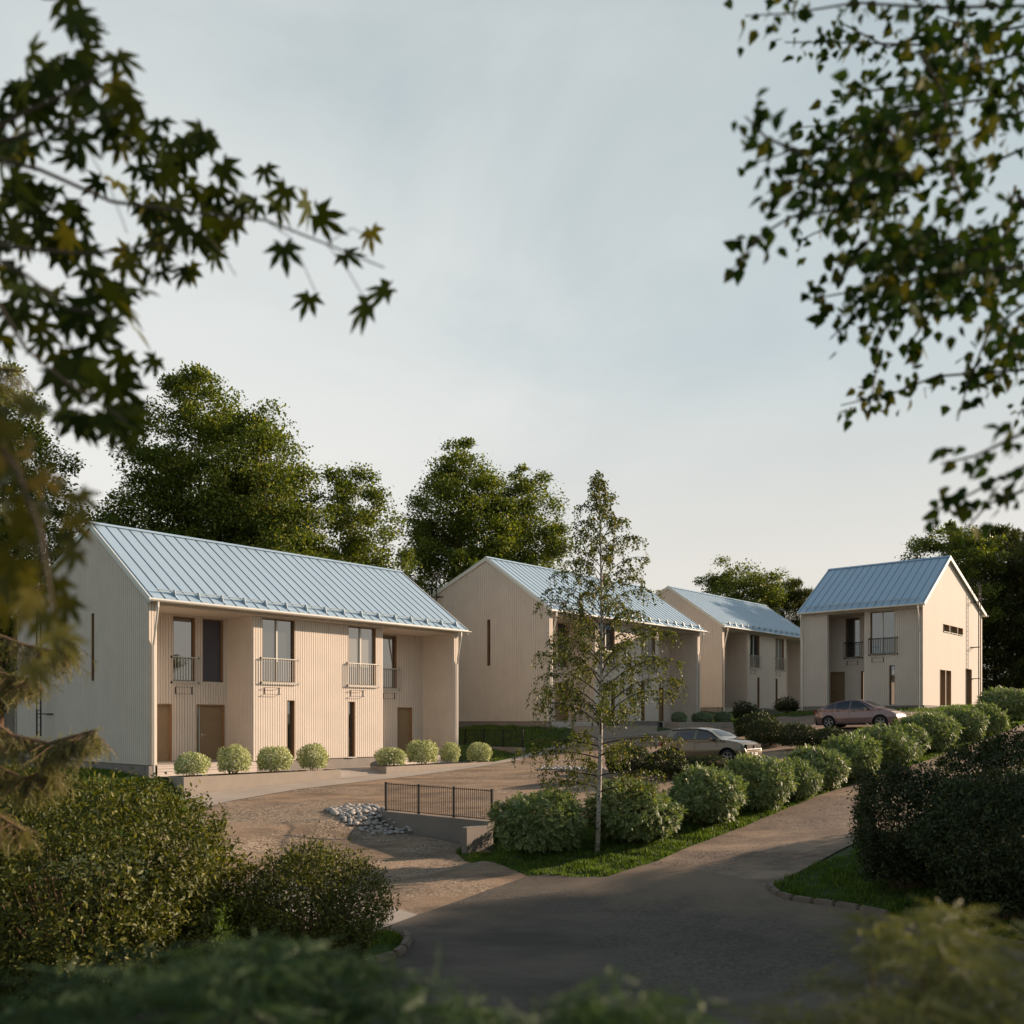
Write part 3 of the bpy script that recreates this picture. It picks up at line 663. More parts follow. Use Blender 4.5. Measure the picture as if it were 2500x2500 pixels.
def spray_tpl(n=16, nl=.17, seed=1, flat=.5):
    rs = np.random.RandomState(seed); V = []; Fs = []
    for i in range(n):
        t = i/(n-1)
        for s in range(3):
            a = rs.rand()*2*math.pi; d = np.array([math.cos(a), .9, math.sin(a)*flat]); d /= np.linalg.norm(d); p = np.array([0, t, -.12*t*t]); L = nl*(1.05-.4*t)
            q = np.cross(d, [.3, .2, 1]); q = q/np.linalg.norm(q)*.014; b = len(V)
            V += [p-q, p+q, p+d*L]; Fs.append((b, b+1, b+2))
    b = len(V); V += [np.array([-.012, 0, 0]), np.array([.012, 0, 0]), np.array([0, 1, -.12])]; Fs.append((b, b+1, b+2))
    return np.array(V), Fs
TPL['spray'] = spray_tpl()
TPL['spruce'] = tuple(x if i else x*np.array([1.5, 1, 1.5]) for i, x in enumerate(spray_tpl(12, .2, 3, .8)))
def leaves(name, m, tpl, P, D, N, S, parent=None, smooth=False):
    """one leaf of the template at every P, pointing along D, facing N, of size S"""
    T, Fs = TPL[tpl]; P = np.asarray(P); n = len(P); D = nrm(np.asarray(D, float)); N = np.asarray(N, float)
    X = nrm(np.cross(D, N)); Z = np.cross(X, D); S = np.broadcast_to(np.asarray(S, float), (n,))
    V = P[:, None]+S[:, None, None]*(T[None, :, 0, None]*X[:, None]+T[None, :, 1, None]*D[:, None]+T[None, :, 2, None]*Z[:, None])
    k = len(T); out_ = []
    for sz in sorted({len(f) for f in Fs}):
        A = np.array([f for f in Fs if len(f) == sz]); out_.append((A[None]+(np.arange(n)*k)[:, None, None]).reshape(-1, sz))
    return np_mesh(name, V.reshape(-1, 3), out_, m, parent, smooth)
M['lf_tree'] = leafmat('leaf_tree', (.05, .082, .014), (.13, .165, .027), (.26, .27, .05), trans=.35)
M['lf_tree2'] = leafmat('leaf_tree_b', (.05, .08, .015), (.12, .152, .027), (.23, .24, .05), trans=.35)
M['lf_willow'] = leafmat('leaf_willow', (.028, .040, .012), (.06, .075, .02), (.11, .11, .035), trans=.25)
M['lf_birch'] = leafmat('leaf_birch', (.04, .058, .014), (.085, .105, .025), (.19, .16, .04), trans=.4)
M['lf_hedge'] = leafmat('leaf_hedge', (.075, .115, .045), (.19, .25, .10), (.42, .44, .18), trans=.25, tcol=(1.3, 1.4, .6))
M['lf_box'] = leafmat('leaf_box', (.16, .21, .07), (.56, .60, .32), (.90, .90, .70), trans=.25, tcol=(1.2, 1.2, .7))
M['lf_box2'] = leafmat('leaf_box_pale', (.10, .15, .08), (.22, .29, .17), (.34, .38, .25), trans=.2, tcol=(1.1, 1.2, .7))
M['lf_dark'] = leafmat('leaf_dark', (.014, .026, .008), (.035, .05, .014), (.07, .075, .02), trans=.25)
M['lf_bush'] = leafmat('leaf_bush', (.034, .046, .008), (.088, .10, .017), (.21, .20, .04), trans=.3)
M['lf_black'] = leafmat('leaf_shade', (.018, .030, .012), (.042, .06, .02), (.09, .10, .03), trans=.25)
M['lf_maple'] = leafmat('leaf_maple', (.016, .028, .006), (.034, .048, .009), (.10, .095, .014), trans=.2, tcol=(1.4, 1.3, .3), spec=.08, rough=.75)
M['lf_maple2'] = leafmat('leaf_maple_turning', (.04, .05, .009), (.10, .095, .014), (.24, .15, .02), trans=.35, tcol=(1.5, 1.2, .3))
M['lf_fbirch'] = leafmat('leaf_birch_near', (.018, .038, .009), (.038, .068, .014), (.12, .11, .025), trans=.15, tcol=(1.4, 1.4, .4), spec=.05, rough=.8)
M['lf_spruce'] = leafmat('needle_spruce', (.09, .095, .035), (.20, .19, .07), (.36, .31, .13), trans=.3)
M['lf_yew'] = leafmat('needle_juniper', (.035, .07, .03), (.065, .115, .045), (.11, .16, .06), trans=.25)
M['lf_yew2'] = leafmat('needle_juniper_gold', (.07, .09, .026), (.17, .185, .055), (.34, .31, .10), trans=.3)
M['wb'] = mat('white_birch_bark', (.42, .38, .33), .7, col2=(.03, .028, .025), vscale=2.2, stretch=(6, 6, 26), ramp=(.40, .46), detail=3)
M['twig'] = mat('twig', (.16, .10, .06), .8)
M['twigd'] = mat('dark_twig', (.06, .045, .03), .8)
def bez(p0, p1, p2, n=7): return [tuple(np.array(p0)*(1-t)**2+2*np.array(p1)*t*(1-t)+np.array(p2)*t*t) for t in np.linspace(0, 1, n)]
def taper(r0, r1, n=7): return [r0+(r1-r0)*i/(n-1) for i in range(n)]
def broad_tree(name, label, px, D, tops, ground_z, seed, m='lf_tree', nl=24000, size=.19, clump=.85, tpl='leaf', group='broadleaved trees behind the houses', cat='tree', droop=.4, cpx=None, bare=0.12, dirs=None):
    """tops: list of (photo y, half width px) from the top down; the crown gets that outline at distance D"""
    rs = np.random.RandomState(seed); sc_ = D/F
    zs = np.array([EYE-(y-HY)*sc_ for y, _ in tops]); rr = np.array([w_*sc_ for _, w_ in tops])
    cx = (px-1250)*sc_; root = empty(name, (cx, D, ground_z)); tag(root, label, cat, group)
    H = zs[0]-ground_z; zl = zs-ground_z
    # limbs reach clump centres
    nl = int(nl*3.0); nc = max(80, int(nl/210)); cz = []; 
    zz = np.linspace(zl[-1], zl[0], 200); rz = np.interp(zz, zl[::-1], rr[::-1]); pr = np.maximum(rz, .25)**1.5; pr /= pr.sum()
    h = rs.choice(zz, nc, p=pr); rad = np.interp(h, zl[::-1], rr[::-1])
    an = rs.rand(nc)*2*np.pi; q = rs.rand(nc)**.5*.95+.03
    lob = 1+.10*np.sin(an*3+h*1.1+seed)+.10*np.sin(an*5-h*1.7)+.08*rs.randn(nc)
    C = np.stack([np.cos(an)*rad*q*lob, np.sin(an)*rad*q*lob, h+.3*rs.randn(nc)], 1)
    C[:, 2] = np.minimum(C[:, 2], H-.25)
    per = rs.multinomial(nl, np.ones(nc)/nc); idx = np.repeat(np.arange(nc), per); n = len(idx)
    csz = clump*1.05*(.6+.7*rs.rand(nc))*np.clip(.5+rad/np.max(rr), .45, 1.15)
    g = rs.randn(n, 3); g = nrm(g)*(rs.rand(n, 1)**.45)*np.where(rs.rand(n, 1) < .12, 1.42, 1.0)*np.array([1, 1, .62]); P = C[idx]+g*csz[idx, None]
    # twigs reaching out of the outline
    out = nrm(C[idx]*np.array([1, 1, .15])+g*.8+1e-6)
    Dv = nrm(out*.7+rs.randn(n, 3)*.55+np.array([0, 0, -droop])); N = nrm(rs.randn(n, 3)*.6+np.array([0, 0, 1])+out*.35)
    leaves('crown', M[m], tpl, P, Dv, N, size*(.65+.6*rs.rand(n)), root)
    tr = MB(); zt = H*.80; lean = rs.randn(2)*.02*H
    tp = [(0, 0, -.3), (lean[0]*.3, lean[1]*.3, H*.3), (lean[0], lean[1], H*.6), (lean[0]*.6, lean[1]*.6, zt)]
    r0 = .014*H; tr.tube(tp, [r0, r0*.7, r0*.35, r0*.06], 10)
    tr.build('trunk', M['bark'], root, smooth=True)
    br = MB()
    for k in rs.permutation(nc)[:min(nc, 90)]:
        c = C[k]; zb = max(zl[-1]*.6, c[2]-np.hypot(c[0], c[1])*.9-.6); s = min(1, zb/H)
        b0 = (np.interp(zb, [p[2] for p in tp], [p[0] for p in tp]), np.interp(zb, [p[2] for p in tp], [p[1] for p in tp]), zb)
        mid = (b0[0]*.4+c[0]*.6, b0[1]*.4+c[1]*.6, zb+(c[2]-zb)*.75)
        br.tube(bez(b0, mid, c, 5), taper(.035*(1.3-s), .008, 5), 5, cap=False)
    br.build('limbs', M['bark'], root, smooth=True)
    return root
gz = lambda px, D: float(ground((px-1250)/F*D, D))
TA = broad_tree('broadleaf_tree', 'tallest leafy tree, rising behind the nearest house roof', 485, 53, [(885, 12), (937, 84), (1015, 105), (1093, 135), (1190, 190), (1287, 205), (1400, 190), (1560, 120)], gz(485, 53), 3, nl=32000)
broad_tree('broadleaf_tree', 'shoulder-high leafy tree grown into the right side of the tallest one', 645, 51, [(1000, 10), (1045, 66), (1095, 100), (1170, 130), (1290, 155), (1400, 140), (1560, 70)], gz(645, 51), 5, nl=15000, m='lf_tree2')
TC = broad_tree('broadleaf_tree', 'small loose tree above the right end of the nearest roof', 850, 55, [(1142, 8), (1172, 55), (1210, 102), (1270, 128), (1380, 138), (1470, 115), (1600, 60)], gz(862, 55), 8, nl=11000, m='lf_tree2', clump=.75)
broad_tree('broadleaf_tree', 'big leafy tree behind the ridge of the second house', 1125, 66, [(1078, 10), (1130, 62), (1180, 100), (1250, 128), (1350, 130), (1480, 100), (1600, 60)], gz(1125, 66), 12, nl=22000, size=.21)
broad_tree('broadleaf_tree', 'leafy tree standing directly behind the top of the slim birch', 1275, 69, [(1135, 10), (1180, 58), (1250, 95), (1350, 112), (1450, 100), (1600, 60)], gz(1275, 69), 15, nl=14000, m='lf_tree2', size=.21)
broad_tree('broadleaf_tree', 'spreading tree with open twigs above the third house roof', 1800, 92, [(1362, 12), (1388, 48), (1408, 90), (1450, 98), (1520, 90), (1600, 60)], gz(1800, 92), 21, nl=9000, size=.24, clump=.9, m='lf_tree2')
broad_tree('willow_tree', 'round dark willow between the third house and the detached house', 1925, 95, [(1420, 25), (1440, 48), (1480, 66), (1560, 74), (1650, 70), (1740, 50)], gz(1925, 95), 24, m='lf_willow', nl=14000, size=.42, tpl='narrow', clump=.7, group='willow trees', droop=-.5)
broad_tree('broadleaf_tree', 'open leafy tree top showing above the detached house roof', 2325, 84, [(1266, 8), (1292, 48), (1325, 95), (1370, 120), (1450, 110), (1600, 60)], gz(2325, 84), 27, nl=9000, size=.24, m='lf_tree2')
broad_tree('willow_tree', 'big dark willow right behind the ladder of the detached house', 2430, 88, [(1300, 40), (1330, 110), (1400, 148), (1500, 160), (1620, 150), (1700, 90)], gz(2430, 88), 30, m='lf_willow', nl=38000, size=.40, tpl='narrow', clump=.8, group='willow trees', droop=-.4)
broad_tree('willow_tree', 'tall dark willow cut off by the right edge of the picture', 2600, 84, [(1300, 60), (1340, 120), (1420, 150), (1520, 165), (1640, 150), (1740, 80)], gz(2600, 84), 33, m='lf_willow', nl=26000, size=.40, tpl='narrow', clump=.8, group='willow trees', droop=-.4)
TK = broad_tree('broadleaf_tree', 'sunlit leafy tree left of the nearest house, behind the maple leaves', -5, 50, [(885, 25), (930, 88), (1000, 125), (1100, 160), (1200, 185), (1350, 200), (1500, 190), (1700, 120)], gz(-5, 50), 36, nl=30000, m='lf_tree2')
# ---- slim birch of the hedge strip
def slim_birch():
    rs = np.random.RandomState(4); x, y, z = gp(1458, 2082); root = empty('birch_tree', (x, y, z)); tag(root, 'slim young birch with white spotted trunk, growing out of the hedge row', 'tree')
    H = 9.35; tw = MB(); tp = []
    for i in range(9):
        t = i/8; tp.append((.10*math.sin(3*t)+.02*t, .05*math.sin(5*t), H*t*.985-.05))
    tw.tube(tp, [.066, .06, .054, .047, .041, .034, .026, .017, .006], 12); tw.build('trunk', M['wb'], root, smooth=True)
    tz = [p[2] for p in tp]; fx = lambda zz: (np.interp(zz, tz, [p[0] for p in tp]), np.interp(zz, tz, [p[1] for p in tp]))
    prof_t = [.14, .2, .28, .4, .5, .61, .76, .9, 1.0]; prof_r = [1.3, 1.7, 2.05, 2.15, 1.85, 1.6, 1.15, .63, .12]
    br = MB(); P = []; Dv = []
    nb = 84
    for i in range(nb):
        t = .15+.84*(i+rs.rand())/nb; z0 = H*t; bx_, by_ = fx(z0); an = i*2.4+rs.randn()*.3
        Rr = np.interp(min(1, t+.04), prof_t, prof_r)*(.62+.40*rs.rand()); o = np.array([math.cos(an), math.sin(an), 0])
        if t < .24 and rs.rand() < .4: continue
        Rr *= 1.12 if t > .3 else .95
        rise = (.9-.5*(1-t))*Rr if t > .3 else .15*Rr
        c = np.array([bx_, by_, z0]); p2 = c+o*Rr+np.array([0, 0, rise*.55]); p1 = c+o*Rr*.45+np.array([0, 0, rise*.85])
        pts = bez(c, p1, p2, 8); br.tube(pts, taper(.018*(1.2-t)+.004, .003, 8), 5, cap=False)
        pa = np.array(pts); ns = int(5+Rr*8)
        for k in range(ns):
            u = .25+.75*(k+rs.rand())/ns; j = min(6, int(u*7)); f = u*7-j; q = pa[j]*(1-f)+pa[j+1]*f
            so_ = nrm(o*.5+rs.randn(3)*np.array([.8, .8, .35])); L = (.25+.55*rs.rand())*(.5+.5*(1-t))*1.05
            e = q+so_*L*.45+np.array([0, 0, -L*.75]); mid = q+so_*L*.4+np.array([0, 0, .06*L]); tpz = bez(q, mid, e, 5)
            br.tube(tpz, .0035, 3, cap=False); ta = np.array(tpz); nl_ = int(9+L*30)
            for w_ in range(nl_):
                uu = rs.rand()**.8; jj = min(3, int(uu*4)); ff = uu*4-jj; P.append(ta[jj]*(1-ff)+ta[jj+1]*ff+rs.randn(3)*.035); Dv.append(so_*.5+rs.randn(3)*.6+np.array([0, 0, -.8]))
    br.build('branches', M['twigd'], root); n = len(P)
    leaves('crown', M['lf_birch'], 'birch', P, Dv, nrm(rs.randn(n, 3)+np.array([0, -.3, .4])), .056*(.7+.6*rs.rand(n)), root)
slim_birch()
# ---- shrubs
def shell(rs, n, rx, ry, h, lobes=7, amp=.10, low=.0, thick=.16, hemi=.42):
    """points spread through the outer layer of a lumpy cushion standing on the ground"""
    L = nrm(rs.randn(lobes*3, 3)); L[:, 2] = abs(L[:, 2]); A = amp*(.4+rs.rand(lobes*3))
    d = nrm(rs.randn(int(n*1.7), 3)); d = d[d[:, 2] > -.75][:n]; n = len(d)
    w_ = (np.exp(-(1-d@L.T)*14)*A).sum(1)
    w_ = np.clip(w_-w_.mean(), -.22, .2); r = (1+w_)*(1-np.abs(rs.randn(n))*thick)*np.where(rs.rand(n) < .22, .82, 1)
    c = h*hemi; s = np.where(d[:, 2:3] > 0, h-c, c*1.0)
    lo_ = d[:, 2] < 0; hx = np.linalg.norm(d[:, :2], axis=1)+1e-6; d = d.copy(); d[lo_, :2] *= ((1-.22*np.abs(d[lo_, 2])**2)/hx[lo_])[:, None]
    P = d*np.concatenate([np.full((n, 1), rx), np.full((n, 1), ry), s], 1)*r[:, None]+np.array([0, 0, c])
    P[:, 2] = np.maximum(P[:, 2], low+.02+.05*rs.rand(n))
    O = nrm(d/np.array([rx, ry, h*.5])); return P, O
def stems(parent, rs, rx, ry, h, n, m='twig', r=.012, name='stem'):
    s = MB()
    for i in range(n):
        a = rs.rand()*6.28; q = rs.rand()**.5*.8; e = (math.cos(a)*rx*q, math.sin(a)*ry*q, h*(.45+.45*rs.rand()))
        s.tube(bez((math.cos(a)*.08, math.sin(a)*.08, -.05), (e[0]*.55, e[1]*.55, e[2]*.3), e, 5), taper(r, r*.25, 5), 5, cap=False)
    return s.build(name, M[m], parent)
def shrub(name, label, loc, rx, ry, h, seed, m, tpl, n, size, group, cat='shrub', rz=0, out=.75, up=.2, drop=0, **k):
    rs = np.random.RandomState(seed); root = empty(name, loc, rz); tag(root, label, cat, group)
    P, O = shell(rs, n, rx, ry, h, **k); n = len(P)
    if tpl == 'frond':
        D = nrm(O*.35+rs.randn(n, 3)*.6+np.array([0, 0, -.12])); N = nrm(rs.randn(n, 3)*.3+np.array([0, 0, .6])+O*.9)
    else:
        D = nrm(O*.25+rs.randn(n, 3)*.7+np.array([0, 0, .2])); N = nrm(rs.randn(n, 3)*.5+np.array([0, 0, .45])+O*.9)
    leaves('foliage', M[m], tpl, P, D, N, size*(.6+.7*rs.rand(n)), root)
    stems(root, rs, rx, ry, h, 9 if h < 1 else 22, r=.006+.008*h)
    return root
def again(src, label, loc, sx=1, sy=1, sz=1, rz=0):
    c = copy_tree(src); c['label'] = label; c.location = loc; c.scale = (sx, sy, sz); c.rotation_euler = (0, 0, rz); return c
# the feathery hedge row beside the lane: three shapes, each grown in its own size
hedge = [(1320, 2088, 127, 142, 'feathery grey-green shrub at the near tip of the hedge row, by the fence wall'),
         (1551, 2062, 122, 148, 'feathery shrub directly right of the birch trunk in the hedge row'),
         (1716, 2018, 100, 138, 'third feathery shrub of the row, just right of the one at the birch'),
         (1850, 1983, 86, 132, 'fourth feathery shrub of the row, below the nose of the olive car'),
         (1940, 1958, 60, 100, 'small feathery shrub half behind the fourth one, under the olive car'),
         (1985, 1934, 82, 104, 'feathery shrub in the middle of the row, right of the small half-hidden one'),
         (2080, 1911, 76, 112, 'feathery shrub of the row straight below the rear wheel of the mauve car'),
         (2130, 1881, 100, 104, 'broad feathery shrub of the row standing below the doors of the mauve car'),
         (2212, 1856, 50, 84, 'narrow feathery shrub of the row, below the front wheel of the mauve car'),
         (2258, 1839, 84, 94, 'wide feathery shrub of the row covering the nose of the mauve car'),
         (2352, 1812, 60, 84, 'feathery shrub of the row below the plain sunlit gable'),
         (2408, 1798, 44, 78, 'last and smallest feathery shrub of the row, at the lane'),
         (2462, 1760, 76, 76, 'big feathery shrub at the right edge, before the dark willow')]
protos = []
for i, (px, py, hw, ht, lab) in enumerate(hedge):
    x, y, z = gp(px, py); y += hw/F*y*.35; x = (px-1250)/F*y; rx = hw/F*y; h = ht*1.04/F*y; z = float(ground(x, y))
    if i < 3:
        rx0, h0 = rx, h
        s = shrub('hedge_shrub', lab, (x, y, z), rx*.90, rx*.90, h*.88, 50+i, 'lf_hedge', 'frond', 4300, .18, 'feathery shrubs along the lane', amp=.24, thick=.10, up=.15, out=.9, hemi=.42)
        protos.append((s, rx, h))
    else:
        s, rx0, h0 = protos[i % 3]; again(s, lab, (x, y, z), rx/rx0, rx/rx0, h/h0, i*1.3)
# dark cushions round the cars
dk = [(1536, 1898, 60, 76, 'dark cushion shrub beside the birch trunk, leftmost of those at the olive car'),
      (1630, 1903, 56, 70, 'dark cushion shrub under the rear wheel of the olive car'),
      (1728, 1888, 58, 40, 'low dark cushion shrub under the front door of the olive car'),
      (1846, 1806, 58, 62, 'dark round shrub farther back of the pair right of the olive car'),
      (1873, 1823, 56, 62, 'dark round shrub in front of the pair right of the olive car'),
      (1951, 1829, 50, 58, 'dark round shrub alone between the pair and the mauve car'),
      (2036, 1830, 50, 50, 'dark round shrub under the rear wheel of the mauve car')]
for i, (px, py, hw, ht, lab) in enumerate(dk):
    x, y, z = gp(px, py); rx = hw/F*y; h = ht*1.06/F*y
    if i == 0: s0 = shrub('cushion_shrub', lab, (x, y, z), rx*.92, rx*.92, h, 70, 'lf_dark', 'oval', 6500, .085, 'dark cushion shrubs beside the parked cars', amp=.06, thick=.10); r0_, h0_ = rx, h
    else: again(s0, lab, (x, y, z), rx/r0_, rx/r0_, h/h0_, i*1.1)
# clipped round shrubs of the raised beds
bx_ = [(466, 86, 57, 'first pale round shrub from the left in the long raised bed'), (571, 89, 65, 'second pale round shrub from the left in the long raised bed'),
       (670, 91, 61, 'third pale round shrub from the left in the long raised bed'), (766, 75, 63, 'fourth pale round shrub, at the right end of the long raised bed'),
       (955, 81, 43, 'low wide pale shrub at the left end of the short raised bed'), (1031, 83, 58, 'largest pale round shrub of the short raised bed, before the brown door'),
       (1098, 49, 49, 'narrow pale shrub of the short raised bed, before the corner downpipe'), (1168, 66, 45, 'pale round shrub at the right end of the short raised bed')]
def on_b(px, b):
    r = (px-1250)/F; a = (r*(C1[1]+b*BX[1])-C1[0]-b*BX[0])/(AX[0]-r*AX[1]); return (*xy(a, b), a)
for i, (px, w_, ht, lab) in enumerate(bx_):
    x, y, a = on_b(px, 1.93 if i != 3 else 1.95); rx = w_/2/F*y; h = (ht+7)/F*y; zb = -.40 if px < 900 else -.38
    if i in (0, 1):
        s = shrub('round_shrub', lab, (x, y, zb), rx*.93, rx*.93, h*.98, 90+i, 'lf_box', 'oval', 4600, .07, 'pale round shrubs in the raised beds', amp=.11, thick=.12, hemi=.48, up=.1)
        if i == 0: sb = s; rb, hb = rx, h
    else: again(sb, lab, (x, y, zb), rx/rb, rx/rb, h/hb, i*.9)
sc2 = None
for i, (px, w_, ht, lab) in enumerate([(1658, 40, 24, 'grey-green round shrub left of the olive car roof in the shaded bed'), (1714, 52, 23, 'wide grey-green shrub in the middle of the shaded bed behind the olive car'),
                                       (1763, 42, 25, 'grey-green round shrub at the right end of the shaded bed'), (1478, 44, 26, 'round shrub in the bed before the second house, seen through the birch')]):
    x, y, a = on_b(px, 2.05); rx = w_/2/F*y; h = (ht+3)/F*y; zb = 1.43 if px > 1600 else 1.22
    if i == 0: sc2 = shrub('round_shrub', lab, (x, y, zb), rx*.93, rx*.93, h*.98, 96, 'lf_box2', 'oval', 3200, .08, 'grey-green round shrubs before the second house', amp=.05, thick=.09, hemi=.48); rc, hc = rx, h
    else: again(sc2, lab, (x, y, zb), rx/rc, rx/rc, h/hc, i*.9)
for i, (px, py, w_, ht, lab) in enumerate([(1815, 1762, 64, 48, 'loose twiggy shrub on the grass left of the third house front'), (1921, 1742, 62, 36, 'loose twiggy shrub close to the corner of the detached house')]):
    x, y, z = gp(px, py); rx = w_/2/F*y; h = ht/F*y
    shrub('twiggy_shrub', lab, (x, y, z), rx, rx, h, 101+i, 'lf_dark', 'leaf', 1500, .15, 'loose shrubs on the back lawn', amp=.3, thick=.3)
# big foreground bushes
def big_bush(lab, px, py, hw, top, seed, m, n=16000, size=.105, dy=0, group=None, ry=None, tpl='oval', st=60):
    x, y, z = gp(px, py); rx = hw/F*y; h = EYE-(top-HY)/F*y-z
    rs = np.random.RandomState(seed); z -= .3; h += .3; root = empty('bush', (x, y+dy, z)); tag(root, lab, 'bush', group)
    P, O = shell(rs, n, rx*.93, (ry or rx)*.93, h*.98, lobes=14, amp=.24, thick=.12, hemi=.45); k = len(P)
    # leaves sit in tufts at the shoot ends, with darker gaps between
    na = max(60, k//26); A_ = rs.randint(0, k, na); tu = rs.rand(k) < .72; j0 = A_[rs.randint(0, na, k)]
    P[tu] = P[j0[tu]]+rs.randn(int(tu.sum()), 3)*np.array([.075, .075, .055])*(1 if h > 2 else .7); O[tu] = nrm(O[j0[tu]]+rs.randn(int(tu.sum()), 3)*.3)
    # short leafy shoots break the outline
    k2 = int(k*.22); j = rs.randint(0, k, k2); sh = rs.rand(k2, 1)*.16; P2 = P[j]+(O[j]+rs.randn(k2, 3)*.3+np.array([0, 0, .35]))*sh
    P = np.r_[P, P2]; O = np.r_[O, O[j]]; k = len(P)
    D = nrm(O*.3+rs.randn(k, 3)*.7+np.array([0, 0, .15])); N = nrm(rs.randn(k, 3)*.5+np.array([0, 0, .6])+O*.9)
    leaves('foliage', M[m], tpl, P, D, N, size*(.6+.7*rs.rand(k)), root)
    stems(root, rs, rx*.9, rx*.9, h*.95, st, r=.022, m='twig')
    return root
big_bush('great dark green bush filling the lower left corner region', 215, 2400, 402, 1945, 110, 'lf_bush', n=46000, size=.082, group='dark bushes framing the lower left')
big_bush('smaller rounded bush right of the great one, above the kerb', 752, 2360, 190, 2085, 111, 'lf_bush', n=24000, size=.062, group='dark bushes framing the lower left')
big_bush('bushy shrub before the shaded house gable, above the great bush', 45, 2010, 135, 1885, 112, 'lf_bush', n=7000, size=.12, group='dark bushes framing the lower left')
big_bush('low dark bush at the far left edge, under the hanging spruce twigs', -60, 2150, 200, 1960, 113, 'lf_bush', n=7000, size=.11, group='dark bushes framing the lower left')
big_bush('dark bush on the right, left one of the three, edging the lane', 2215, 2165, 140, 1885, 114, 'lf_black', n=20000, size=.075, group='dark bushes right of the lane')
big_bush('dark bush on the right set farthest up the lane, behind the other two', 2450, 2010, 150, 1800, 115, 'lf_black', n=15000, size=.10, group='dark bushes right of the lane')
big_bush('nearest and darkest bush on the right, cut by the picture edge', 2455, 2240, 190, 1900, 116, 'lf_black', n=28000, size=.075, group='dark bushes right of the lane')
